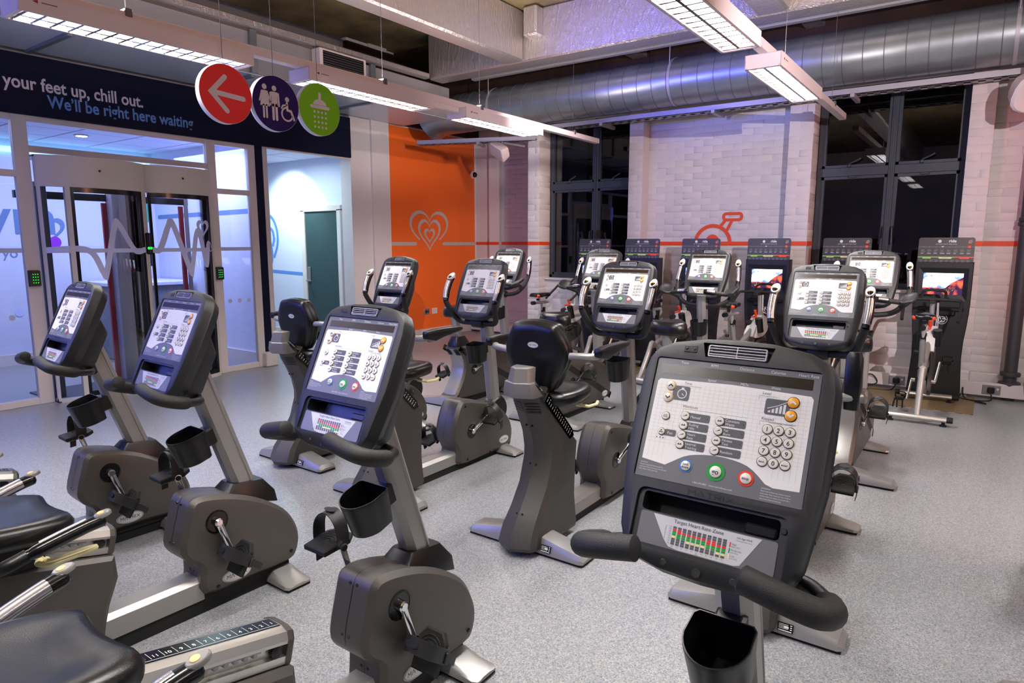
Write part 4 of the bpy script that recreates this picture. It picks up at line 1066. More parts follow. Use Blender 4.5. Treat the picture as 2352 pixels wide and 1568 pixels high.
def make_kiosk(name):
    r = thing(name, '', 'screen kiosk')
    half = [(.212, 0), (.214, .08), (.205, .22), (.196, .40), (.200, .55), (.212, .68), (.222, .82), (.224, .90), (.224, 1.28)]
    ol = [(-x, z) for x, z in half] + [(x, z) for x, z in half[::-1]]
    b = MB(); I = inset(ol, .006)
    b.loft([[(x, y, z) for x, z in p] for y, p in ((-.055, I), (-.048, ol), (.048, ol), (.055, I))])
    body = b.build('cabinet', 'kiosk_dark', r)
    b = MB(frame((0, -.050, 1.225), (1, 0, 0), (0, .08, .997), (0, -.997, .08)))
    b.loft([[(x, y, w) for x, y in rrect(-.216, .216, 0, .275, .022, 4)] for w in (-.004, .004)], 0)
    b.text('e', .045, -.052, .232, .0050, 1, bold=.04); b.disc(-.052, .2415, .0047, .014, n=14, m=1); b.disc(-.052, .2415, .0049, .009, n=14, m=0); b.flat([(-.033, .230), (-.0315, .230), (-.0315, .255), (-.033, .255)], .0050, 2)
    b.text('my', .034, -.005, .232, .0050, 2); b.text('ride', .036, .047, .232, .0050, 1, bold=.03)
    b.text('JUST PUSH & SELECT LEVEL AHEAD', .0105, 0, .212, .0050, 1)
    b.flat(rrect(.166, .190, .222, .246, .003, 2), .0050, 4); b.flat(rrect(.172, .196, .230, .254, .003, 2), .0053, 3)
    b.flat([(-.216, .184), (.216, .184), (.216, .197), (-.216, .197)], .0047, 2)
    for k in range(8):
        x = -.178 + k * .0505
        if k == 3: b.flat([(x - .012, .197), (x + .012, .197), (x, .185)], .0053, 1)
        elif k == 7: b.flat(rrect(x - .011, x + .011, .181, .202, .003, 2), .0053, 4)
        else: b.stroke([(x - .005, .187), (x + .003, .194)], .004, .0053, m=3)
        for j in range(5):
            w = (.030, .026, .034, .028, .020)[(j + k) % 5]
            b.flat([(x - .016, .163 - j * .0085), (x - .016 + w, .163 - j * .0085), (x - .016 + w, .1665 - j * .0085), (x - .016, .1665 - j * .0085)], .0050, 3 if j < 4 else 1)
    b.flat([(-.214, .094), (.07, .094), (.07, .101), (-.214, .101)], .0047, 5); b.flat([(.07, .094), (.214, .094), (.214, .103), (.07, .103)], .0047, 4)
    for x0, x1, mm in ((-.178, -.110, 5), (-.05, .05, 6), (.108, .180, 4)): b.flat(rrect(x0, x1, .083, .099, .006, 3), .0052, mm)
    b.text('MODERATE', .010, 0, .087, .0055, 3); b.text('LIGHT', .010, -.144, .087, .0055, 3); b.text('VIGOROUS', .010, .144, .087, .0055, 0)
    for k in range(10):
        x = -.19 + k * .0405
        for j in range(4):
            w = (.026, .018, .024, .016)[(j + k) % 4]
            b.flat([(x - .010, .068 - j * .008), (x - .010 + w, .068 - j * .008), (x - .010 + w, .071 - j * .008), (x - .010, .071 - j * .008)], .0050, 3)
    b.build('info_board', ['kiosk_board', 'text_white', 'board_dim', 'line_grey', 'board_orange', 'board_lime', 'board_pale'], r, smooth=0)
    b = MB()
    fr = [(-.192, 1.225), (.192, 1.225), (.192, .925), (-.192, .925)]; fi = [(-.152, 1.175), (.152, 1.175), (.152, .985), (-.152, .985)]
    b.add([(x, -.062, z) for x, z in fr] + [(x, -.056, z) for x, z in fi] + [(x, -.050, z) for x, z in fr], [(i, (i + 1) % 4, 4 + (i + 1) % 4, 4 + i) for i in range(4)] + [(i, 8 + i, 8 + (i + 1) % 4, (i + 1) % 4) for i in range(4)])
    b.build('screen_bezel', 'black_plastic', r, smooth=0)
    b = MB(); b.add([(x, -.0575, z) for x, z in [(-.155, 1.178), (.155, 1.178), (.155, .982), (-.155, .982)]], [(0, 1, 2, 3)])
    sc = b.build('screen', 'screen', r, smooth=0)
    b = MB(frame((0, -.0588, 1.02), (1, 0, 0), (0, 0, 1), (0, -1, 0)))
    for k, x in enumerate((-.115, -.085, .02, .05, .08)):
        b.flat(rrect(x - .012, x + .012, -.006, .016, .002, 2), 0, 0); b.stroke([(x - .004, .0), (x + .004, .008)], .003, .0006, m=1)
        if k in (0, 1, 2): b.flat([(x - .009, -.010), (x + .009, -.010), (x, -.020)], .0006, 1)
    b.build('menu_icons', ['kiosk_board', 'text_white'], sc, smooth=0)
    b = MB(); b.box(-.18, .18, -.075, -.05, .83, .87, 0, .008); b.box(-.12, .12, -.085, -.06, .79, .84, 0, .01); b.build('ledge', 'black_plastic', r)
    b = MB(frame((.02, -.0555, .755), (1, 0, 0), (0, 0, 1), (0, -1, 0)))
    b.disc(0, 0, .0012, .046, n=28, m=0); b.disc(0, 0, .0018, .041, n=28, m=1)
    for a in (0, 120, 240):
        b.stroke([(.036 * math.cos(math.radians(a)), .036 * math.sin(math.radians(a))), (.010 * math.cos(math.radians(a + 50)), .010 * math.sin(math.radians(a + 50)))], .007, .0024, m=0)
        b.stroke(arc_pts(0, 0, .026, a + 20, a + 95, 6), .006, .0024, m=0)
    b.build('round_emblem', ['text_white', 'kiosk_dark'], r, smooth=0)
    return r
# ------------------------------------------------------------------ the setting
def struct(o): o['kind'] = 'structure'; return o
b = MB(); b.box(-14, 7, -6, 9.2, -.12, 0); floor = struct(b.build('floor', 'floor_vinyl', smooth=0))
b = MB(); b.box(-7.0, 7, -6, 6.9, 4.05, 4.2); ceil = struct(b.build('ceiling', 'concrete', smooth=0))
b = MB(); b.box(-7.0, 7, 6.9, 9.2, 4.0, 4.15); b.build('rear_bay_shade', 'void_shade', ceil, smooth=0)  # ceiling bay coloured dark to paint in the shade behind the cross beam
b = MB()
for x in (-3.55, -1.62, .4): b.box(x - .09, x + .09, 6.85, 8.8, 3.62, 4.0)
b.build('foil_joist', 'foil', ceil, smooth=0)
b = MB(); b.box(6.6, 6.8, -6, 9.2, 0, 4.1); struct(b.build('wall_right', 'wall_white', smooth=0))
b = MB(); b.box(-14, 6.6, -6.2, -6.0, 0, 4.1); struct(b.build('wall_front', 'wall_white', smooth=0))
# back wall: piers, recessed panels, lintels, spandrels
YF, YP, YW = 7.60, 7.78, 7.88
b = MB()
b.box(-7.1, -5.15, 8.70, 8.95, 0, 4.05)            # deep bay behind the orange wall
b.box(-6.60, -6.40, 8.62, 8.70, 0, 4.05)
b.box(-5.15, -4.97, YF, 8.9, 0, 4.05)
b.box(-3.66, -3.48, YF, 8.3, 0, 4.05)
b.box(-3.48, -1.815, YP, 8.3, 0, 4.05)
b.box(-1.815, -1.575, YF, 8.3, 0, 4.05)
b.box(-.237, -.045, YF, 8.3, 0, 4.05)
b.box(-.045, 6.6, YP, 8.3, 0, 4.05)
for x0, x1 in ((-4.97, -3.66), (-1.575, -.237)):
    b.box(x0, x1, YP, 8.3, 0, .955); b.box(x0, x1, YP, 8.3, 3.04, 4.05)
wb = struct(b.build('wall_back', 'brick_paint', smooth=0))
rb_ = random.Random(3)
def brick_mesh(L, H, sd):
    rr = random.Random(sd); q = MB()
    j = lambda a: rr.uniform(-a, a)
    p = rr.uniform(.0015, .0048)
    q.loft([[(-L / 2, .012, -H / 2), (L / 2, .012, -H / 2), (L / 2, .012, H / 2), (-L / 2, .012, H / 2)],
            [(-L / 2 + j(.003), -p * .3 + j(.001), -H / 2 + j(.003)), (L / 2 + j(.003), -p * .3 + j(.001), -H / 2 + j(.003)), (L / 2 + j(.003), -p * .3 + j(.001), H / 2 + j(.003)), (-L / 2 + j(.003), -p * .3 + j(.001), H / 2 + j(.003))],
            [(-L / 2 + .006 + j(.004), -p + j(.0014), -H / 2 + .006 + j(.004)), (L / 2 - .006 + j(.004), -p + j(.0014), -H / 2 + .006 + j(.004)), (L / 2 - .006 + j(.004), -p + j(.0014), H / 2 - .006 + j(.004)), (-L / 2 + .006 + j(.004), -p + j(.0014), H / 2 - .006 + j(.004))]])
    return q
full = []
for k in range(7):
    q = brick_mesh(.2215, .0725, k); o = q.build('brick', 'brick_paint', wb, smooth=60); full.append(o.data); bpy.data.objects.remove(o)
half = []
for k in range(4):
    q = brick_mesh(.109, .0725, 40 + k); o = q.build('brick', 'brick_paint', wb, smooth=60); half.append(o.data); bpy.data.objects.remove(o)
stuffb = MB(); nb = 0
def brick_field(x0, x1, z0, z1, Y, single):
    global nb
    row = 0; z = z0 + .0375
    while z < z1 - .02:
        x = x0
        off = (row % 2)
        seq = []
        while x < x1 - .03:
            L = .1125 if (x == x0 and off) else .225
            if x + L > x1 + .02: L = x1 - x
            seq.append((x + L / 2, L)); x += L
        for cx, L in seq:
            if single and nb < 296 and abs(L - .225) < .005 or (single and nb < 296 and abs(L - .1125) < .03):
                me = rb_.choice(full) if L > .18 else rb_.choice(half)
                o = bpy.data.objects.new('brick', me); COL.objects.link(o); o.parent = wb
                o.location = (cx, Y + rb_.uniform(-.001, .001), z); o.rotation_euler = (0, rb_.uniform(-.008, .008), 0); nb += 1
            else:
                q = brick_mesh(L - .0035, .0725, rb_.randrange(9999))
                q.T = Matrix.Identity(4); stuffb.T = T(cx, Y, z); stuffb.add(q.v, q.f)
        z += .075; row += 1
brick_field(-3.48, -1.815, .17, 2.95, YP, True)
for x0, x1, z0, z1, Y in ((-5.15, -4.97, .16, 3.0, YF), (-3.66, -3.48, .17, 3.0, YF), (-1.815, -1.575, .17, 3.0, YF), (-.237, -.045, .17, 3.0, YF), (-.045, 1.1, .30, 3.0, YP), (-6.35, -5.15, .2, 3.1, 8.70), (-4.97, -3.66, .17, .93, YP), (-1.575, -.237, .30, .93, YP)):
    brick_field(x0, x1, z0, z1, Y, False)
def brick_side(X, y0, y1, z0, z1):
    z = z0 + .0375; row = 0
    while z < z1:
        q = brick_mesh((y1 - y0) * (.98), .0695, rb_.randrange(9999)); stuffb.T = T(X, (y0 + y1) / 2, z) @ R(PI / 2, 'Z'); stuffb.add(q.v, q.f)
        z += .075
for X in (-4.97, -1.575): brick_side(X, YF + .004, YW, .17, 3.0)
so_ = stuffb.build('brick_courses', 'brick_paint', wb, smooth=60); so_['kind'] = 'stuff'
b = MB()
for x0, x1, Y in ((-6.94, -6.60, 8.70), (-6.60, -6.40, 8.62), (-6.40, -5.15, 8.70), (-5.15, -4.97, YF), (-3.66, -3.48, YF), (-3.48, -1.815, YP), (-1.815, -1.575, YF), (-.237, -.045, YF), (-.045, 1.2, YP)):
    b.box(x0 + .001, x1 - .001, Y - .0095, Y - .002, 1.422, 1.468)
b.box(-4.969, -4.962, YF, YW, 1.422, 1.468); b.box(-1.574, -1.567, YF, YW, 1.422, 1.468)
b.build('painted_stripe', 'stripe_orange', wb, smooth=0)
# bike picture painted on the middle panel
b = MB(frame((0, YP - .0095, 0), (1, 0, 0), (0, 0, 1), (0, -1, 0)))
b.stroke(arc_pts(-2.645, 1.445, .205, 0, 180, 16), .042, 0, .001)
b.stroke(arc_pts(-2.645, 1.47, .055, 0, 180, 10), .05, 0, .001)
b.stroke([(-2.560, 1.640), (-2.510, 1.700)], .034, 0, .0016); b.stroke([(-2.478, 1.600), (-2.430, 1.700)], .034, 0, .0016)
b.stroke(rrect(-2.525, -2.318, 1.715, 1.785, .03, 4) + [rrect(-2.525, -2.318, 1.715, 1.785, .03, 4)[0]], .034, 0, .001)
b.build('painted_bike', 'stripe_orange', wb, smooth=0)
b = MB(); b.box(-1.575, -.045, YP - .09, YP, .0, .20, 0, .01); b.box(-.045, 1.8, YP - .09, YP, 0, .22, 0, .01); b.box(-.240, -.045, YF - .03, YF, 0, .22); b.box(-4.97, -3.66, YF - .02, YP, 0, .16); b.box(-3.66, -1.575, YF - .02, YP, 0, .16); b.box(-6.94, -5.15, 8.60, 8.7, 0, .17)
struct(b.build('baseboard_back', 'brick_paint', smooth=0))
b = MB(); b.box(-3.7, 3.0, YF - .085, YF - .035, .03, .155, 0, .004); b.box(-6.9, -5.15, 8.5, 8.6, .03, .15, 0, .004)
struct(b.build('trim_1', 'frame_white', smooth=0))
b = MB(); b.box(-7.0, 6.6, 7.592, YF, 3.03, 4.0); b.build('upper_shade', 'void_shade', wb, smooth=0)  # dark sheet over the upper wall, painted shade behind the round duct
b = MB()
for x0, x1, z0, z1 in ((-3.66, -3.2, 3.05, 3.16), (-1.9, -1.2, 3.05, 3.12), (.3, .9, 3.04, 3.13), (-2.6, -2.2, 3.6, 3.85)): b.box(x0, x1, 7.588, 7.592, z0, z1)
b.build('paint_patch', 'brick_paint', wb, smooth=0)
# windows
def window(n, x0, x1, z0, z1, zt, xm):
    b = MB(); y0, y1 = YW - .02, YW + .05
    fb = .045
    b.box(x0, x0 + fb, y0, y1, z0, z1, 0, .004); b.box(x1 - fb, x1, y0, y1, z0, z1, 0, .004); b.box(x0, x1, y0, y1, z1 - fb, z1, 0, .004); b.box(x0, x1, y0, y1, z0, z0 + fb, 0, .004)
    b.box(xm - .03, xm + .03, y0 - .012, y1, z0, z1, 0, .004); b.box(x0, x1, y0 - .006, y1, zt - .045, zt + .045, 0, .004)
    b.box(xm - .008, xm + .008, y0 - .022, y0, z0, z1)
    w = struct(b.build('window_%d' % n, 'steel_blue'))
    for xa, xb in ((x0 + fb, xm - .03), (xm + .03, x1 - fb)):
        for za, zb in ((z0 + fb, zt - .045), (zt + .045, z1 - fb)):
            q = MB(); c = .028
            q.box(xa, xa + c, y0 + .006, y1 - .01, za, zb); q.box(xb - c, xb, y0 + .006, y1 - .01, za, zb); q.box(xa, xb, y0 + .006, y1 - .01, za, za + c); q.box(xa, xb, y0 + .006, y1 - .01, zb - c, zb)
            s = q.build('sash', 'steel_blue', w)
            q = MB(); q.box(xa + c * .8, xb - c * .8, YW + .012, YW + .017, za + c * .8, zb - c * .8); q.build('pane', 'glass_night', s, smooth=0)
        cx = (xa + xb) / 2
        q = MB(); q.box(cx - .06, cx - .03, y0 - .03, y0, zt + .045, zt + .075, 0, .004); q.tube([(cx - .045, y0 - .02, zt + .08), (cx + .03, y0 - .04, zt + .11), (cx + .06, y0 - .03, zt + .13)], .008, 8); q.box(cx - .05, cx + .03, y0 - .02, y0, zt - .065, zt - .045, 0, .004); q.build('window_stay', 'steel_blue', w)
    for s in (-1, 1):
        q = MB(); q.tube([(xm + s * .05, y0 - .02, 1.56), (xm + s * .05, y0 - .06, 1.60), (xm + s * .055, y0 - .065, 1.44)], .010, 8); q.box(xm + s * .05 - .012, xm + s * .05 + .012, y0 - .03, y0, 1.5, 1.62, 0, .003); q.build('window_handle', 'black_plastic', w)
    q = MB(); q.box(x0 - .02, x1 + .02, YP - .045, YW + .02, .950, .978, 0, .005); q.build('window_sill', 'brick_paint', w)
window(1, -4.962, -3.64, .978, 3.04, 2.20, -4.25)
window(2, -1.566, -.237, .965, 3.04, 2.19, -.865)
b = MB(); b.box(-9, 4, 11.6, 11.8, -1, 6); wo = struct(b.build('wall_outside', 'ext_brick', smooth=0))
# left wall
XL = -6.9
b = MB()
b.box(-7.1, XL, 6.03, 6.38, 0, 4.05); b.box(-7.1, XL + .035, 6.38, 6.70, 0, 4.05); b.box(-7.1, XL - .03, 6.70, 8.95, 0, 4.05)
b.box(-7.1, XL - .12, -6, 6.03, 3.085, 4.05); b.box(-7.1, XL - .06, -6, -.4, 0, 3.1)
wl = struct(b.build('wall_left', 'wall_white', smooth=0))
b = MB(); b.box(XL - .0305, XL - .027, 6.74, 8.66, .0, 3.08); op = b.build('orange_panel', 'orange_paint', wl, smooth=0)
b = MB(); b.box(XL - .03, XL + .037, 6.0, 8.9, 3.10, 4.0); b.build('upper_shade', 'void_shade', wl, smooth=0)  # dark sheet above the orange panel, shade painted in
b = MB(frame((XL - .0265, 0, 0), (0, 1, 0), (0, 0, 1), (1, 0, 0)))
def heart(cx, cy, w, h, n=28):
    pts = []
    for k in range(n + 1):
        t = 2 * PI * k / n
        x = 16 * math.sin(t) ** 3; y = 13 * math.cos(t) - 5 * math.cos(2 * t) - 2 * math.cos(3 * t) - math.cos(4 * t)
        pts.append((cx + x / 32 * w, cy + (y + 2.5) / 29 * h))
    return pts
b.stroke([(6.745, 1.44), (7.25, 1.44)], .05, 0, .0014); b.stroke([(7.88, 1.44), (8.655, 1.44)], .05, 0, .0014)
def heart_ring(bb, cx, cy, w, h, wd, keep=None, off=.0, m=0, fn=None, n=40):
    O = heart(cx, cy, w + wd, h + wd, n); I = heart(cx, cy, w - wd, h - wd, n)
    for k in range(n):
        if keep and not keep(k): continue
        q = [O[k], O[k + 1], I[k + 1], I[k]]
        if fn: bb.add([fn(*p) for p in q], [(0, 1, 2, 3)], m)
        else: bb.flat(q, off, m)
heart_ring(b, 7.56, 1.565, .46, .44, .046, None, .001); heart_ring(b, 7.56, 1.555, .20, .19, .042, None, .001)
heart_ring(b, 7.56, 1.60, .82, .62, .046, lambda k: k < 14 or k > 25, .001)
b.build('painted_hearts', 'grey_vinyl', op, smooth=0)
b = MB(); b.box(XL - .03, XL - .005, 6.72, 8.66, 0, .15, 0, .006); b.box(XL, XL + .02, 6.03, 6.38, 0, .16, 0, .005); b.box(XL + .035, XL + .055, 6.38, 6.72, 0, .16, 0, .005); b.box(XL - .03, XL + .09, 4.575, 4.735, 0, .17, 0, .01)
struct(b.build('baseboard_left', 'frame_white'))
# glazed screen beside the entrance
b = MB()
def fr(y0, y1, z0, z1, d=.05): b.box(XL - d, XL + (.012 if z1 - z0 > .5 else .008), y0, y1, z0, z1, 0, .003)
fr(2.285, 2.40, 0, 2.549); fr(4.035, 4.135, 0, 2.549); fr(4.525, 4.615, 0, 2.549); fr(4.715, 4.775, 0, 2.549); fr(1.28, 1.36, 0, 2.549)
fr(1.2, 4.61, 2.50, 2.55); fr(2.4, 4.035, 2.24, 2.295); fr(1.3, 2.29, 2.02, 2.075); fr(4.13, 4.53, 1.985, 2.04); fr(1.3, 2.29, .0, .06); fr(4.13, 4.53, 0, .06); fr(4.775, 6.03, 2.53, 2.55)
sc_ = struct(b.build('window_3', 'frame_white'))
for y0, y1, z0, z1 in ((1.36, 2.285, .06, 2.02), (1.36, 2.285, 2.075, 2.5), (2.40, 4.035, 2.295, 2.5), (4.135, 4.525, .06, 1.985), (4.135, 4.525, 2.04, 2.5)):
    q = MB(); q.box(XL - .025, XL - .019, y0, y1, z0, z1); q.build('pane', 'glass_clear', sc_, smooth=0)
b = MB(); b.box(XL - .05, XL + .008, 4.618, 4.712, 0, 2.55); b.build('navy_strip', 'navy', sc_, smooth=0)
b = MB(frame((XL - .017, 0, 0), (0, 1, 0), (0, 0, 1), (1, 0, 0)))
b.flat([(1.4, 1.365), (2.28, 1.365), (2.28, 1.405), (1.4, 1.405)], .0, 0); b.flat([(4.14, 1.365), (4.52, 1.365), (4.52, 1.405), (4.14, 1.405)], 0, 0)
for k in range(3): b.disc(4.22 + k * .12, .80, 0, .025, n=16); b.disc(1.55 + k * .3, .80, 0, .025, n=16)
b.build('manifestation', 'vinyl_lav', sc_, smooth=0)
# two curved security pods
def pod(n, y0, y1, bulge):
    yc = (y0 + y1) / 2; hw = (y1 - y0) / 2
    def arc(off=0.0, f0=0.0, f1=1.0, k=16):
        out = []
        for i in range(k + 1):
            f = f0 + (f1 - f0) * i / k
            a = (f - .5) * 2
            out.append((XL - .06 + (bulge + off) * math.sqrt(max(0, 1 - (a * .86) ** 2)) + off * .2, yc + hw * a))
        return out
    def strip(bb, f0, f1, z0, z1, o0, o1, k=10):
        A = arc(o0, f0, f1, k); Bp = arc(o1, f0, f1, k)
        bb.loft([[(p[0], p[1], z0), (p[0], p[1], z1), (q[0], q[1], z1), (q[0], q[1], z0)] for p, q in zip(A, Bp)])
    b = MB(); strip(b, 0, 1, 1.945, 2.215, -.06, .015, 16)
    A = arc(0.01); b.loft([[(XL - .3, p[1], 2.20), (XL - .3, p[1], 2.215), (p[0], p[1], 2.215), (p[0], p[1], 2.20)] for p in A])
    d = struct(b.build('door_%d' % n, 'frame_warm'))
    b = MB(); strip(b, 0, .02, 0, 1.95, -.03, .008, 2); strip(b, .94, 1, 0, 1.95, -.03, .008, 2); strip(b, 0, 1, 0, .035, -.05, .02, 16)
    f0 = .235 if n == 1 else .045
    if n == 1: strip(b, .195, .235, 0, 1.95, -.03, .008, 3)
    b.build('door_jamb', 'frame_warm', d)
    b = MB(); strip(b, f0, .94, 1.90, 1.945, -.02, .004, 12); strip(b, f0, f0 + .03, .03, 1.92, -.02, .004, 2); strip(b, .90, .94, .03, 1.92, -.02, .004, 2); strip(b, f0, .94, .035, .08, -.02, .004, 12)
    fm = b.build('door_frame', 'black_gloss', d)
    b = MB(); strip(b, f0 + .03, .90, .08, 1.90, -.010, -.004, 12); b.build('pane', 'glass_clear', d, smooth=60)
    if n == 1: b = MB(); strip(b, .02, .195, .035, 1.945, -.010, -.004, 6); b.build('pane', 'glass_clear', d, smooth=60)
    # rear half with dark stiles and a red seal
    for y, x, w, mm in (((2.50, -7.06, .045, 'steel_blue'), (3.33, -7.46, .07, 'tray_metal'), (3.455, -7.42, .045, 'black_gloss')) if n == 1 else ((3.50, -7.3, .02, 'steel_blue'), (4.10, -7.50, .018, 'tray_metal'), (4.24, -7.34, .04, 'steel_blue'))):
        b = MB(); b.box(x - w, x + w, y - w, y + w, 0, 2.0, 0, .004); b.build('inner_stile', mm, d)
    b = MB(); b.box(-7.55, -7.50, y0 + .05, y1 + .1, 1.875, 1.945); b.build('inner_head', 'black_gloss', d)
    ys = 3.235 if n == 1 else 4.045
    b = MB(); b.box(-7.53, -7.50, ys - .022, ys + .022, .02, 1.86); b.build('door_seal', 'red_seal', d)
    b = MB(); A = arc(-.02)
    b.loft([[(XL - .6, p[1], 0.0), (XL - .6, p[1], .012), (p[0] + .03, p[1], .012), (p[0] + .03, p[1], 0)] for p in A]); b.build('threshold', 'steel_blue', d)
    # frosted heartbeat line on the curved glass
    pts = {1: [(0, 1.385), (.34, 1.385), (.46, 1.18), (.49, 1.18), (.60, 1.60), (.65, 1.62), (.80, 1.385), (.93, 1.385)], 2: [(.05, 1.385), (.14, 1.39), (.26, 1.62), (.32, 1.64), (.52, 1.19), (.56, 1.19), (.66, 1.54), (.72, 1.54), (.80, 1.25), (.83, 1.25), (.87, 1.44), (.91, 1.385)]}[n]
    pts = spl2(pts, 8)
    def on(f, z, off=.002):
        f = min(.97, max(.01, f)); p = arc(off, f, f, 1)[0]; return (p[0], p[1], z)
    b = MB(); q = MB(); q.stroke([(f * 2 * hw, z) for f, z in pts], .052)
    b.add([on(v.x / (2 * hw), v.y, .0045) for v in q.v], q.f)
    b.add([on(f, z) for f in [.02 + .05 * k for k in range(19)] for z in (1.362, 1.40)], [(2 * k, 2 * k + 2, 2 * k + 3, 2 * k + 1) for k in range(18)])
    if n == 2: heart_ring(b, 0, 1.60, .125, .145, .034, None, fn=lambda x, z: on(.79 + x / (2 * hw), z))
    b.build('heartbeat_vinyl', 'vinyl_lav', d, smooth=0)
    b = MB(); p = arc(.016, .5, .5, 1)[0]; b.T = frame((p[0], p[1], 2.10), (0, 1, 0), (0, 0, 1), (1, 0, 0)); b.puck(0, 0, -.002, .003, .011, n=12); b.build('sensor', 'black_plastic', d)
    p = arc(.012, .97 if n == 1 else .02, .97 if n == 1 else .02, 1)[0]
    b = MB(T(p[0], p[1], 0)); b.box(-.01, .025, -.022, .022, 1.34, 1.55, 0, .01); rd = b.build('card_reader', 'black_gloss', d)
    b = MB(T(p[0] + .026, p[1], 1.40)); b.T = b.T @ frame((0, 0, 0), (0, 1, 0), (0, 0, 1), (1, 0, 0)); b.puck(0, 0, 0, .004, .014, n=14); b.build('indicator_lamp', 'led_green', rd)
    return d
d1 = pod(1, 2.405, 3.325, .27); d2 = pod(2, 3.325, 4.03, .20)
b = MB(frame((XL + .005, 3.96, 1.965), (0, 1, 0), (0, 0, 1), (1, 0, 0))); b.box(-.04, .0, -.012, .012, 0, .004, 0); b.box(.003, .04, -.012, .012, 0, .004, 1); b.build('maker_plate', ['red_seal', 'steel_blue'], d2, smooth=0)
def keypad(y, z, lab):
    b = MB(frame((XL + .012, y, z), (0, 1, 0), (0, 0, 1), (1, 0, 0)))
    b.loft([[(x, u, w) for x, u in p] for p, w in ((rrect(-.045, .045, -.072, .072, .006, 2), 0), (rrect(-.040, .040, -.067, .067, .006, 2), .040))], 0)
    k = tag(b.build('door_keypad', 'dark_plastic'), lab, 'keypad', 'entrance keypads')
    for r_ in range(4):
        for c in range(3):
            q = MB(frame((XL + .053, y, z), (0, 1, 0), (0, 0, 1), (1, 0, 0))); q.puck(-.018 + c * .018, .036 - r_ * .025, -.002, .003, .0042, n=8); q.build('key', 'led_green', k)
keypad(2.335, 1.14, 'black door keypad with green lit keys on post left of curved entrance')
keypad(4.085, 1.12, 'black door keypad with green lit keys on post right of curved entrance')
# fascia board over the entrance
b = MB(); b.box(XL - .11, XL + .03, -.4, 6.025, 2.55, 3.054, 0, .003)
fa = tag(b.build('fascia_sign', 'navy'), 'long navy fascia board with white and blue slogan above the glass entrance', 'sign')
b = MB(frame((XL + .0315, 0, 0), (0, 1, 0), (0, 0, 1), (1, 0, 0)))
b.text('t your feet up, chill out.', .155, 3.40, 2.765, 0, 0, 'r', .02, 1.225)
b.text('Pu', .155, 2.13, 2.765, 0, 0, 'r', .02, .15)
b.text('We\u2019ll be right here waiting', .150, 3.90, 2.635, 0, 1, 'r', .02, 1.33)
b.build('slogan_lettering', ['text_lilac', 'text_blue'], fa, smooth=0)
# lobby and corridor behind
b = MB(); b.box(-9.6, -9.4, -1, 4.77, 0, 2.7); b.box(-10.4, -6.96, 4.70, 4.77, 0, 2.7); b.box(-9.4, -6.95, -1, -.9, 0, 2.7); b.box(-10.4, -6.95, 6.35, 6.5, 0, 2.75); b.box(-10.4, -10.3, 4.7, 6.4, 0, 2.7)
wlb = struct(b.build('wall_lobby', 'lobby_white', smooth=0))
cl = MB(); cl.box(-10.4, -6.95, -1, 6.5, 2.66, 2.75); lc = struct(cl.build('ceiling_lobby', 'lobby_white', smooth=0))
tm = None
for i in range(6):
    for j in range(12):
        x0, y0 = -10.575 + i * .6, -.9 + j * .6
        if tm is None:
            q = MB(); q.box(.014, .586, .014, .586, -.012, 0, 0, .004); o = q.build('ceiling_tile', 'lobby_white', lc, smooth=0); tm = o.data
        else:
            o = bpy.data.objects.new('ceiling_tile', tm); COL.objects.link(o); o.parent = lc
        o.location = (x0, y0, 2.66)
for x, y in ((-8.4, 3.45), (-8.6, 2.5), (-8.45, 5.75)):
    b = MB(T(x, y, 2.642) @ R(PI, 'X')); b.puck(0, 0, 0, .006, .075, n=20); dl = b.build('downlight', 'frame_white')
    tag(dl, {3.45: 'round recessed downlight in lobby ceiling, seen through the glass above the pods', 2.5: 'round recessed downlight in lobby ceiling nearest the left photo edge', 5.75: 'round recessed downlight in corridor ceiling above the pale blue wall'}[y], 'light', 'recessed downlights')
    b = MB(T(x, y, 2.635) @ R(PI, 'X')); b.disc(0, 0, 0, .055, n=20); b.build('lamp_face', 'downlight', dl, smooth=0)
b = MB(); b.box(-9.38, -9.34, 2.6, 4.65, 2.50, 2.56); b.build('light_cove', 'cyan_strip', wlb, smooth=0)
b = MB(frame((-9.395, 0, 0), (0, 1, 0), (0, 0, 1), (1, 0, 0)))
b.text('ym', .62, 3.10, 1.56, 0, 0, 'c', .01)
b.text('yo', .16, 2.97, 1.28, 0, 0, 'c'); b.text('n', .16, 3.36, 1.30, 0, 0, 'c')
b.stroke([(2.0, 1.385), (4.68, 1.385)], .055, 0, m=1);  heart_ring(b, 3.42, 1.60, .26, .26, .05, None, .0005, 0)
b.disc(3.45, 1.46, .001, .07, n=20, m=2)
b.disc(4.45, 1.86, .001, .19, .20, 24, 3); b.text('join', .13, 4.45, 1.90, .002, 4); b.text('here', .13, 4.45, 1.76, .002, 4)
b.disc(4.42, 1.22, .001, .09, n=20, m=2); b.disc(4.56, 1.22, .0015, .09, n=20, m=5)
for k in range(7): b.disc(2.4 + k * .3, .62, .001, .045, n=16, m=1)
b.build('wall_graphics', ['vinyl_blue', 'vinyl_lav', 'magenta', 'teal', 'text_white', 'navy'], wlb, smooth=0)
b = MB(frame((0, 4.698, 0), (1, 0, 0), (0, 0, 1), (0, -1, 0))); b.stroke([(-9.3, 1.80), (-7.0, 1.83)], .055); b.build('wall_stripe', 'vinyl_blue', wlb, smooth=0)
b = MB(); b.box(-9.4, -6.97, 4.675, 4.70, 0, .13); b.box(-9.4, -9.375, -.9, 4.70, 0, .13); b.box(-10.3, -6.97, 6.325, 6.35, 0, .13)
struct(b.build('baseboard_lobby', 'frame_white', smooth=0))
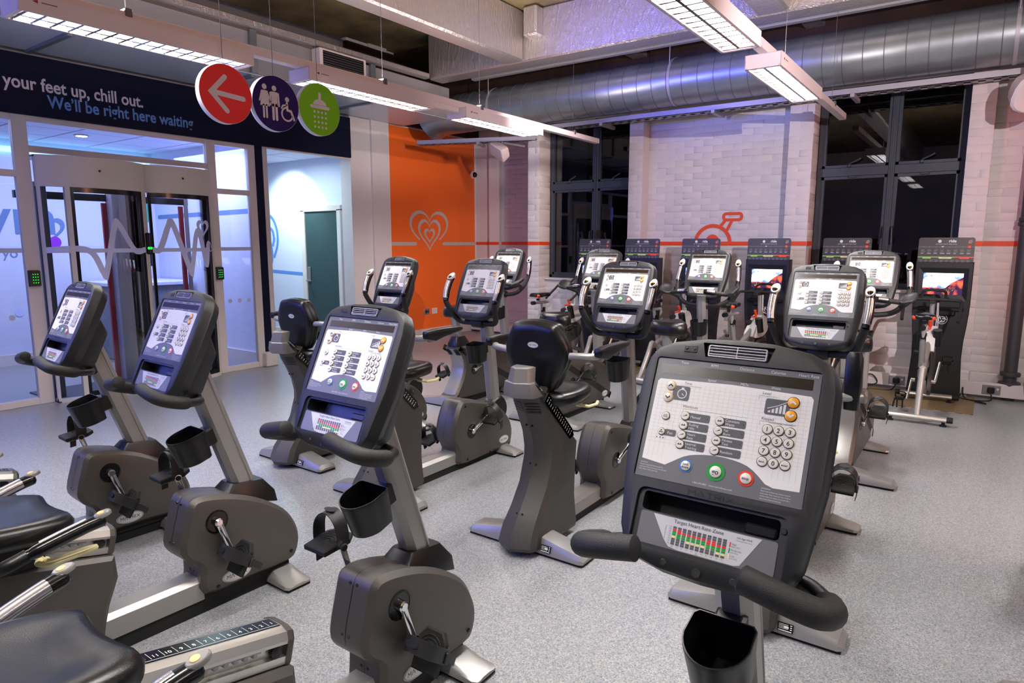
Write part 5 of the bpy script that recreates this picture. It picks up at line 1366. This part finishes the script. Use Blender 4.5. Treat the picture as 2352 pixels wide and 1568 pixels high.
b = MB(); b.box(-9.3, -8.5, 3.75, 4.60, .0, .92, 0, .01); ds = tag(b.build('reception_desk', 'desk_grey'), 'grey wood reception desk with white top seen through the pods', 'desk')
b = MB(); b.box(-9.35, -8.45, 3.7, 4.65, .92, .97, 0, .008); b.build('desk_top', 'lobby_white', ds)
# corridor door and ear picture
b = MB(); b.box(-8.36, -8.27, 6.30, 6.35, 0, 1.93, 0, .008); b.box(-7.55, -7.46, 6.30, 6.35, 0, 1.93, 0, .008); b.box(-8.36, -7.46, 6.30, 6.35, 1.90, 1.985, 0, .008)
dr = struct(b.build('door_3', 'frame_white'))
b = MB(); b.box(-8.27, -7.55, 6.325, 6.349, .005, 1.90); b.build('door_leaf', 'door_green', dr, smooth=0)
b = MB(); b.box(-8.245, -8.185, 6.305, 6.325, .88, 1.10, 0, .006); b.tube([(-8.215, 6.30, .90), (-8.215, 6.26, .90), (-8.10, 6.255, .895)], .011, 8); b.build('door_handle', 'socket_steel', dr)
b = MB(frame((0, 6.348, 0), (1, 0, 0), (0, 0, 1), (0, -1, 0)))
b.stroke(spl2([(-9.42, 1.72), (-9.36, 1.83), (-9.22, 1.88), (-9.08, 1.80), (-9.00, 1.62), (-9.01, 1.42), (-9.10, 1.24)], 6), .05); b.stroke(spl2([(-9.22, 1.70), (-9.12, 1.64), (-9.09, 1.52), (-9.12, 1.42)], 6), .05)
b.stroke(spl2([(-9.40, 1.72), (-9.26, 1.60), (-9.16, 1.40), (-9.16, 1.18), (-9.26, 1.03)], 6), .045); b.stroke([(-9.4, 1.02), (-8.36, .985)], .05)
b.text('10', .07, -9.045, 1.50, .0005, 0, A=R(PI / 2, 'Z')); b.text('20', .07, -9.24, 1.28, .0005, 0, A=R(PI / 2, 'Z'))
b.build('ear_graphic', 'text_blue', wlb, smooth=0)
# ------------------------------------------------------------------ ducts and things under the ceiling
b = MB(); b.box(-6.855, -6.0, -5.9, 6.985, 3.09, 3.48, 0, .006)
pl_ = tag(b.build('plenum_duct', 'grey_sheet'), 'long rectangular grey metal duct above the navy fascia', 'duct')
b = MB(); b.box(-6.85, -6.003, -5.9, 6.98, 3.082, 3.0895); b.build('duct_underside', 'lit_soffit', pl_, smooth=0)  # underside sheet, its brightness painted into the material
for y in (2.45, 4.05, 5.6):
    b = MB(); b.box(-6.0, -5.955, y - .035, y + .035, 3.09, 3.49, 0, .004); b.box(-6.85, -6.0, y - .02, y + .02, 3.055, 3.083, 0, .003); b.build('duct_flange', 'galv', pl_)
b = MB(); b.box(-5.998, -5.86, 4.76, 5.40, 3.21, 3.478, 0, .006); gr = tag(b.build('air_grille', 'fixture_white'), 'white box air grille on the side of the long grey duct', 'grille')
b = MB(); b.box(-5.862, -5.857, 4.80, 5.36, 3.235, 3.455); b.build('grille_void', 'black_plastic', gr, smooth=0)
for k in range(9):
    b = MB(); b.box(-5.862, -5.850, 4.80, 5.36, 3.243 + k * .024, 3.247 + k * .024); b.build('grille_slat', 'wire', gr, smooth=0)
def foil_beam(name, x0, x1, y0, y1, z0, lab):
    b = MB(); nx = max(2, int((x1 - x0) / .25)); b.box(x0, x1, y0, y1, z0, 4.05, 0, .02); return tag(b.build(name, 'foil'), lab, 'beam')
foil_beam('foil_beam', -5.98, 6.5, 6.55, 6.82, 3.50, 'silver foil wrapped beam running across the room before the round duct')
foil_beam('foil_beam', -4.73, -4.50, -5.6, 6.54, 3.50, 'silver foil wrapped beam running towards the camera over the left row of lights')
foil_beam('foil_beam', -1.90, -1.62, -5.6, 6.54, 3.50, 'silver foil wrapped beam running towards the camera over the right row of lights')
b = MB(); b.box(-4.42, -4.24, 6.40, 6.56, 3.72, 4.04, 0, .02); tag(b.build('foil_boxing', 'foil'), 'short foil wrapped upright boxing on the face of the cross beam', 'boxing')
b = MB(); b.box(-5.995, -5.9, -5.6, 6.5, 3.495, 3.56, 0, .01); tag(b.build('foil_lagging', 'foil'), 'crinkled foil strip along the top edge of the long grey duct', 'lagging')
b = MB(T(-6.0, 7.26, 3.20) @ R(PI / 2, 'Y'))
prof = []
b.lathe([(.25, 0), (.25, 12.4)], 48)
sp = tag(b.build('spiral_duct', 'galv'), 'large round spiral galvanised duct running along the back wall', 'duct')
b = MB()
for k in range(70):
    x = -5.9 + k * .172
    if x > 6: break
    b.T = T(x, 7.26, 3.20) @ R(PI / 2, 'Y'); b.lathe([(.2505, 0), (.2535, .002), (.2535, .006), (.2505, .008)], 40, cap=False)
o = b.build('spiral_seam', 'wire', sp); o['kind'] = 'stuff'
b = MB(); b.tube([(-6.0, 7.26, 3.20), (-6.25, 7.26, 3.20), (-6.45, 7.26, 3.18), (-6.6, 7.24, 3.1)], .252, 28); b.build('duct_elbow', 'galv', sp)
for x in (-5.4, -2.95, .05):
    b = MB(); b.tube([(x, 7.05, 3.30), (x, 7.05, 4.0)], .005, 6); b.T = T(x, 7.26, 3.2) @ R(PI / 2, 'Y'); b.lathe([(.2515, -.015), (.2555, -.015), (.2555, .015), (.2515, .015)], 40, cap=False); b.build('duct_hanger', 'tray_metal', sp)
b = MB(); b.box(-5.6, 4, 6.95, 7.03, 3.52, 3.60, 0, .006); tag(b.build('conduit_box', 'tray_metal'), 'pale conduit box running behind the cross beam', 'conduit')
# cable trays
def tray(name, p0, p1, w, lab):
    p0, p1 = Vector(p0), Vector(p1); L = (p1 - p0).length; t = (p1 - p0).normalized(); n = Vector((-t.y, t.x, 0))
    b = MB(frame(tuple(p0), tuple(t), tuple(n), (0, 0, 1)))
    b.box(0, L, -w / 2, -w / 2 + .006, 0, .055); b.box(0, L, w / 2 - .006, w / 2, 0, .055)
    b.box(0, L, -w / 2, -w / 2 + .05, 0, .004); b.box(0, L, w / 2 - .05, w / 2, 0, .004)
    o = tag(b.build(name, 'tray_metal', smooth=0), lab, 'cable tray', 'cable trays')
    k = 0; m = None
    while k * .11 < L - .05:
        if m is None:
            q = MB(frame(tuple(p0), tuple(t), tuple(n), (0, 0, 1))); q.box(.02, .075, -w / 2, w / 2, 0, .004); r_ = q.build('tray_rung', 'tray_metal', o, smooth=0); m = r_.data
        else:
            r_ = bpy.data.objects.new('tray_rung', m); COL.objects.link(r_); r_.parent = o; r_.location = tuple(t * (k * .11))
        k += 1
    b = MB(frame(tuple(p0), tuple(t), tuple(n), (0, 0, 1)))
    for j in range(3): b.tube([(0, -w / 4 + j * w / 4, .012), (L, -w / 4 + j * w / 4 + .01, .012)], .008, 6)
    b.build('cable', 'black_plastic', o)
    x = .9
    while x < L:
        b = MB(frame(tuple(p0 + t * x), tuple(t), tuple(n), (0, 0, 1))); b.box(-.02, .02, -w / 2 - .06, w / 2 + .09, -.04, 0, 0, .003); b.tube([(0, w / 2 + .055, -.02), (0, w / 2 + .055, .09)], .004, 6); b.build('tray_bracket', 'tray_metal', o)
        x += 1.35
    return o
tray('cable_tray', (-4.78, 7.42, 2.87), (3.2, 7.42, 2.87), .20, 'slotted metal cable tray below the round duct above the windows')
tray('cable_tray', (-6.60, 7.02, 2.80), (-5.02, 7.62, 2.80), .16, 'short slotted metal cable tray crossing in front of the orange wall')
# ceiling lights
def ceiling_light(name):
    r = thing(name, '', 'light')
    L, Wd, H = 1.28, .23, .085
    b = MB()
    b.box(-Wd / 2, Wd / 2, 0, L, H - .004, H, 0); b.box(-Wd / 2, -Wd / 2 + .006, 0, L, -.004, H, 0); b.box(Wd / 2 - .006, Wd / 2, 0, L, -.004, H, 0); b.box(-Wd / 2, Wd / 2, 0, .02, -.004, H, 0); b.box(-Wd / 2, Wd / 2, L - .02, L, -.004, H, 0)
    for s in (-1, 1): b.box(s * (Wd / 2 - .018), s * (Wd / 2), 0, L, -.004, .006)
    hs = b.build('light_housing', 'fixture_white', r)
    for x in (-.052, .052):
        q = MB(); q.tube([(x, .04, .055), (x, L - .04, .055)], .013, 10); q.build('light_tube', 'tube_light', r)
    n = 14; m = None
    for k in range(n + 1):
        y = .04 + k * (L - .08) / n
        if m is None:
            q = MB(); rows_ = []
            for s in (-1, 1):
                x0, x1 = s * .004, s * (Wd / 2 - .018)
                q.loft([[(x0, -.008, 0), (x0, .008, 0), (x1, .008, 0), (x1, -.008, 0)], [(x0, -.0015, .040), (x0, .0015, .040), (x1, .0015, .040), (x1, -.0015, .040)]])
            o = q.build('louvre_blade', 'louvre', r, smooth=0); m = o.data
        else:
            o = bpy.data.objects.new('louvre_blade', m); COL.objects.link(o); o.parent = r
        o.location = (0, y, 0)
    q = MB(); q.prism([(-.009, 0), (.009, 0), (.002, .036), (-.002, .036)], .03, L - .03, 'y'); q.build('louvre_spine', 'louvre', r)
    for s in (-1, 1):
        q = MB(); q.add([(s * (Wd / 2 - .018), .02, .0), (s * (Wd / 2 - .018), L - .02, .0), (s * (Wd / 2 - .006), L - .02, .05), (s * (Wd / 2 - .006), .02, .05)], [(0, 1, 2, 3)]); q.build('reflector', 'louvre', r, smooth=0)
    q = MB(); q.add([(Wd / 2 + .0006, .06, .05), (Wd / 2 + .0006, .085, .06), (Wd / 2 + .0006, .085, .042)], [(0, 1, 2)], 0); q.add([(Wd / 2 + .0006, .10, .048), (Wd / 2 + .0006, .17, .048), (Wd / 2 + .0006, .17, .053), (Wd / 2 + .0006, .10, .053)], [(0, 1, 2, 3)], 1); q.build('maker_mark', ['red_seal', 'wire'], r, smooth=0)
    return r
ZL = 2.58
FIX = [(-4.05, 1.39, 'white louvred ceiling light, nearest of the left row at the top left corner'), (-4.05, 3.10, 'white louvred ceiling light, second of the left row behind the round signs'), (-4.05, 4.81, 'white louvred ceiling light, last of the left row by the left window'),
       (-1.29, 2.86, 'white louvred ceiling light, nearer one of the right row cut by the top edge'), (-1.29, 4.61, 'white louvred ceiling light, last of the right row before the round duct'),
       (-4.05, -.32, 'white louvred ceiling light of the left row beside the camera'), (-1.29, 1.15, 'white louvred ceiling light of the right row above the camera'), (-1.29, -.60, 'white louvred ceiling light of the right row behind the camera'),
       (1.5, 1.2, 'white louvred ceiling light of the outer row, first behind the photo edge'), (1.5, 2.9, 'white louvred ceiling light of the outer row, second behind the photo edge'), (1.5, 4.6, 'white louvred ceiling light of the outer row, nearest the back wall'),
       (-4.05, -2.03, 'white louvred ceiling light of the left row behind the camera'), (1.5, -.6, 'white louvred ceiling light of the outer row beside the camera')]
proto = None
for i, (x, y, lab) in enumerate(FIX):
    if proto is None:
        proto = ceiling_light('ceiling_light'); o = proto; o.location = (x, y, ZL); o['label'] = lab; o['group'] = 'louvred ceiling lights'
    else: o = dup(proto, (x, y, ZL), 0, lab, 'louvred ceiling lights')
    l = bpy.data.lights.new('tube_lamp', 'AREA'); l.shape = 'RECTANGLE'; l.size = .16; l.size_y = 1.18; l.energy = TUBE_W; l.color = (1.0, .965, .945); l.spread = math.radians(165)
    lo = bpy.data.objects.new('tube_lamp', l); COL.objects.link(lo); lo.location = (x, y + .64, ZL + .046)
    l = bpy.data.lights.new('fill_uplight', 'AREA'); l.shape = 'RECTANGLE'; l.size = .05; l.size_y = 1.2; l.energy = UP_W; l.color = (1.0, .86, .80)  # added fill lamp facing up, brightens ceiling and foil
    lo = bpy.data.objects.new('fill_uplight', l); COL.objects.link(lo); lo.location = (x, y + .64, ZL + .15); lo.rotation_euler = (PI, 0, 0)
for x, y1, lab in ((-4.05, 7.5, 'long white lighting rail carrying the left row of lights'), (-1.29, 7.5, 'long white lighting rail carrying the right row of lights'), (1.5, 7.3, 'long white lighting rail carrying the outer row of lights')):
    b = MB(); b.box(x - .032, x + .032, -3.2, y1, ZL + .085, ZL + .145, 0, .004); tr = tag(b.build('lighting_rail', 'fixture_white'), lab, 'rail', 'lighting rails')
    for k, y in enumerate((1.95, 3.9, 5.15, 6.9)):
        b = MB(); b.box(x - .038, x + .038, y - .02, y + .02, ZL + .12, ZL + .165, 0, .004); b.tube([(x, y, ZL + .16), (x, y, 4.05)], .0018, 6); b.build('suspension_wire', 'wire', tr)
b = MB(); b.box(-4.13, -3.99, 4.42, 4.78, ZL + .03, ZL + .085, 0, .01); tag(b.build('junction_box', 'fixture_white'), 'small white junction box between two lights of the left row', 'junction box')
# hanging round signs
SX = -3.90
def sign(y, z, edge, lab, painter, m):
    r_ = .176
    b = MB(frame((SX, y, z), (0, 1, 0), (0, 0, 1), (1, 0, 0)))
    b.lathe([(r_, -.040), (r_, 0)], 56); o = tag(b.build('hanging_sign', 'sign_edge'), lab, 'sign', 'hanging round signs')
    b = MB(frame((SX, y, z), (0, 1, 0), (0, 0, 1), (1, 0, 0))); b.disc(0, 0, .0006, r_ - .0015, n=56); b.build('sign_face', m, o, smooth=0)
    b = MB(frame((SX, y, z), (0, 1, 0), (0, 0, 1), (1, 0, 0))); painter(b); b.build('pictogram', 'text_lilac', o, smooth=0)
    b = MB(); b.tube([(SX - .02, y, z + r_ - .01), (SX - .02, y, 4.05)], .0017, 6); b.build('suspension_wire', 'wire', o)
def p_arrow(b):
    b.stroke([(.115, -.012), (-.075, .0)], .030, .0018); b.stroke([(-.005, .10), (-.10, .0), (.0, -.10)], .030, .0012)
def p_people(b):
    w = .0012
    for x, kind in ((-.085, 'f'), (-.012, 'm')):
        b.disc(x, .095, w, .0175, n=18)
        if kind == 'f':
            b.flat([(x - .016, .072), (x + .016, .072), (x + .036, -.025), (x - .036, -.025)], w)
            for s in (-1, 1): b.stroke([(x + s * .020, .066), (x + s * .038, .005)], .011, w); b.stroke([(x + s * .011, -.02), (x + s * .011, -.095)], .014, w)
        else:
            b.flat([(x - .024, .073), (x + .024, .073), (x + .022, -.02), (x - .022, -.02)], w)
            for s in (-1, 1): b.stroke([(x + s * .030, .064), (x + s * .033, -.012)], .012, w); b.stroke([(x + s * .012, -.01), (x + s * .013, -.10)], .018, w)
    b.disc(.085, .040, w, .0165, n=18); b.stroke([(.082, .016), (.084, -.028), (.112, -.032), (.135, -.085)], .016, w); b.stroke([(.080, .005), (.050, -.002), (.040, -.02)], .011, w)
    b.stroke(arc_pts(.082, -.055, .042, 105, 345, 18), .011, w)
def p_shower(b):
    w = .0012
    b.stroke([(0, .105), (0, .066)], .022, w + .0008); b.flat([(x * .058, .03 + y * .038) for x, y in [(math.cos(a), math.sin(a)) for a in [PI * k / 12 for k in range(13)]]], w); b.stroke([(-.072, .016), (.072, .016)], .022, w + .0004)
    for i in range(4):
        for j in range(4): b.disc(-.048 + i * .032, -.018 - j * .034, w, .0085, n=12)
sign(2.44, 2.357, 0, 'red round hanging sign with a white left arrow', p_arrow, 'sign_red')
sign(2.794, 2.357, 0, 'dark purple round hanging sign with toilet figures', p_people, 'sign_purple')
sign(3.149, 2.375, 0, 'lime green round hanging sign with a white shower head', p_shower, 'sign_green')
# small things on walls
b = MB(T(-5.45, 7.40, 2.685) @ R(-.55, 'Z') @ R(.45, 'X') @ R(.5, 'Y'))
b.loft([[(x, y, z) for x, z in rrect(-w, w, -h_, h_, .03, 3)] for y, w, h_ in ((-.085, .155, .085), (-.07, .165, .095), (.04, .13, .075), (.06, .10, .055))]); spk = tag(b.build('loudspeaker', 'fixture_white'), 'white angled loudspeaker hung by the brick corner under the cable tray', 'speaker')
b = MB(T(-5.45, 7.40, 2.685) @ R(-.55, 'Z') @ R(.45, 'X') @ R(.5, 'Y')); b.box(-.14, .14, -.0875, -.084, -.07, .07, 0, .002); b.build('speaker_grille', 'wall_white', spk)
b = MB(); b.tube([(-5.45, 7.42, 2.78), (-5.45, 7.42, 2.80)], .01, 6); b.tube([(-5.45, 7.45, 2.79), (-5.2, 7.6, 2.74)], .014, 6); b.build('speaker_bracket', 'tray_metal', spk)
b = MB(T(.17, 6.86, 2.66) @ R(.5, 'Z') @ R(.6, 'X')); b.loft([[(x, y, z) for x, z in closed_spl([(-w, -h_ * .6), (0, -h_), (w, -h_ * .6), (w, h_ * .6), (0, h_), (-w, h_ * .6)], 3)] for y, w, h_ in ((-.10, .13, .15), (-.08, .145, .165), (.04, .12, .13), (.08, .07, .08))]); b.tube([(0, 0, .1), (0, .1, .24)], .012, 6); tag(b.build('loudspeaker', 'fixture_white'), 'white rounded loudspeaker cut by the right photo edge', 'speaker')
b = MB(frame((XL - .028, 8.615, 2.545), (0, 1, 0), (0, 0, 1), (1, 0, 0))); b.lathe([(.06, 0), (.06, .025), (.05, .035)], 24); cm_ = tag(b.build('dome_camera', 'fixture_white'), 'small white dome security camera on the orange wall edge', 'camera')
b = MB(T(XL + .012, 8.615, 2.545)); b.loft([[(.045 * math.sin(PI * k / 10), .045 * math.cos(PI * k / 10) * math.cos(a), .045 * math.cos(PI * k / 10) * math.sin(a)) for a in [2 * PI * j / 16 for j in range(16)]] for k in range(0, 5)]); b.build('dome', 'black_gloss', cm_)
for y, m, lab in ((7.46, 'socket_steel', 'steel wall socket with a dark face low on the orange wall'), (7.64, 'fixture_white', 'white blank wall plate low on the orange wall')):
    b = MB(frame((XL - .027, y, .41), (0, 1, 0), (0, 0, 1), (1, 0, 0))); b.box(-.06, .06, -.045, .045, 0, .010, 0, .004); o = tag(b.build('wall_socket', m), lab, 'socket', 'sockets on the orange wall')
    if m == 'socket_steel':
        b = MB(frame((XL - .017, y, .41), (0, 1, 0), (0, 0, 1), (1, 0, 0))); b.box(-.035, .0, -.022, .022, 0, .003, 0, .002); b.box(.012, .035, -.012, .015, 0, .003); b.build('socket_insert', 'dark_plastic', o)
    else:
        b = MB(frame((XL - .017, y, .41), (0, 1, 0), (0, 0, 1), (1, 0, 0))); b.disc(-.045, 0, .0004, .004, n=8); b.disc(.045, 0, .0004, .004, n=8); b.build('plate_screws', 'wire', o, smooth=0)
for x, lab in ((.14, 'steel socket with a black plug on the white trunking near the right edge'), (-.63, 'steel socket on the white trunking beside the last screen kiosk')):
    b = MB(frame((x, YF - .0855, .095), (1, 0, 0), (0, 0, 1), (0, -1, 0))); b.box(-.07, .07, -.043, .043, 0, .008, 0, .003); o = tag(b.build('trunking_socket', 'socket_steel'), lab, 'socket', 'sockets on the trunking')
    b = MB(frame((x, YF - .094, .095), (1, 0, 0), (0, 0, 1), (0, -1, 0))); b.box(-.03, .025, -.028, .028, 0, .035, 0, .008); b.build('plug', 'black_plastic', o)
    b = MB(frame((x, YF - .094, .095), (1, 0, 0), (0, 0, 1), (0, -1, 0))); b.box(.04, .055, .0, .02, 0, .006, 0, .002); b.build('switch', 'fixture_white', o)
def cable(pts, lab):
    b = MB(); b.tube(spl(pts, 6), .006, 6); tag(b.build('power_cable', 'rubber'), lab, 'cable', 'power cables on the floor')
cable([(.14, 7.46, .06), (.14, 7.42, .012), (.02, 7.36, .007), (-.10, 7.40, .007), (.10, 7.26, .007), (.06, 7.32, .007), (-.06, 7.45, .007), (-.08, 7.48, .10)], 'black power cable looping on the floor under the right socket')
cable([(-.63, 7.46, .06), (-.66, 7.42, .012), (-.72, 7.38, .007), (-.92, 7.40, .007), (-.80, 7.50, .05), (-.86, 7.46, .14), (-1.0, 7.42, .06), (-1.06, 7.44, .007)], 'black power cable lying behind the spin bikes left of the last kiosk')
b = MB(T(.27, 7.60, 0)); b.lathe([(.052, 0.0), (.052, 3.6)], 24); pp = tag(b.build('drain_pipe', 'pipe_grey'), 'dark grey cast iron pipe standing at the right edge of the back wall', 'pipe')
for z, k in ((.155, 1), (.245, .92), (1.62, .78), (1.66, .74)):
    b = MB(T(.27, 7.60, z)); b.lathe([(.054, -.02), (.085 * k, -.016), (.088 * k, 0), (.085 * k, .016), (.054, .02)], 28); b.build('pipe_collar', 'pipe_grey', pp)
b = MB(); b.box(-4.7, .02, 6.74, 7.50, 0, .006); tag(b.build('floor_mat', 'woven_mat', smooth=0), 'flat brown woven mat under the row of spin bikes', 'mat')
# ------------------------------------------------------------------ place the machines
rad = math.radians
PR = make_recumbent('recumbent_bike')
PR.location = (-3.40, 1.24, 0); PR.rotation_euler = (0, 0, rad(-3))
tag(PR, 'recumbent exercise bike at far left, its console against the left entrance pod', None, 'recumbent bikes in the front row')
dup(PR, (-2.46, 1.22, 0), rad(-1.5), 'recumbent exercise bike second from left, grey oval badge and black seat in view', 'recumbent bikes in the front row')
PR3 = make_recumbent('recumbent_bike', .26)
PR3.location = (-1.44, 1.20, 0); tag(PR3, 'recumbent exercise bike third from left, its seat rail with number scale in the bottom foreground', None, 'recumbent bikes in the front row')
PR4 = make_recumbent('recumbent_bike', .26, (.15, .0))
PR4.location = (-.350, 1.095, 0); tag(PR4, 'recumbent exercise bike nearest the camera, with the largest console and round number keys', None, 'recumbent bikes in the front row')
PH = make_hybrid('hybrid_bike')
GH = 'semi-recumbent bikes in the middle row'
PH.location = (-3.65, 3.55, 0); tag(PH, 'bike with tall backrest standing left before the dark green corridor door', None, GH)
dup(PH, (-2.72, 3.42, 0), 0, 'bike with backrest in front of the orange wall, its pedals and oval badge in view', GH)
dup(PH, (-1.69, 3.44, 0), 0, 'bike with backrest and full rear tower in the middle of the photo', GH)
PH4 = make_hybrid('hybrid_bike', .07, True)
PH4.location = (-.625, 3.42, 0); tag(PH4, 'bike mostly hidden by the largest console, its black arm pad raised upright', None, GH)
dup(PH, (.47, 3.40, 0), 0, 'bike at the right photo edge with only its black arm pad showing', GH)
PU = make_upright('upright_bike')
GU = 'upright bikes in the rear row'
PU.location = (-3.84, 5.26, 0); tag(PU, 'upright exercise bike before the orange wall, half hidden by the console before it', None, GU)
dup(PU, (-2.80, 5.26, 0), 0, 'upright exercise bike below the left window, black saddle above a dark backrest', GU)
dup(PU, (-1.835, 5.26, 0), 0, 'upright exercise bike below the painted bike picture, facing the kiosks', GU)
dup(PU, (-.66, 5.26, 0), 0, 'upright exercise bike below the right window, pads beside a raised arm pad', GU)
PK = make_kiosk('screen_kiosk')
KX = (-3.93, -3.30, -2.60, -1.87, -1.13, -.31)
KL = ('dark screen kiosk at the left end of the row, before the left window', 'dark screen kiosk second from left, beside the left window edge', 'dark screen kiosk just below the painted bike wheel', 'dark screen kiosk with lit screen right of the painted bike', 'dark screen kiosk before the right window, its screen hidden by a console', 'dark screen kiosk with lit screen at the right end of the row')
for i, x in enumerate(KX):
    if i == 0: PK.location = (x, 7.30, 0); tag(PK, KL[0], None, 'screen kiosks along the back wall')
    else: dup(PK, (x, 7.30, 0), 0, KL[i], 'screen kiosks along the back wall')
PS = make_spin('spin_bike')
SXs = ((-4.23, 6.22, -14), (-3.52, 6.22, -6), (-2.82, 6.22, -12), (-2.01, 6.22, -12), (-1.22, 6.22, -6), (-.355, 6.17, 0))
SL = ('spin bike with red bumpered saddle at the left end, before the left window', 'spin bike hidden behind the middle console, second from left', 'spin bike with red bumpered saddle below the painted bike wheel', 'spin bike with black saddle before the second lit screen', 'spin bike mostly hidden below the right window', 'spin bike in full view at the right, standing on the mat edge')
for i, (x, y, a) in enumerate(SXs):
    if i == 0: PS.location = (x, y, 0); PS.rotation_euler = (0, 0, rad(a)); tag(PS, SL[0], None, 'spin bikes facing the kiosks')
    else: dup(PS, (x, y, 0), rad(a), SL[i], 'spin bikes facing the kiosks')
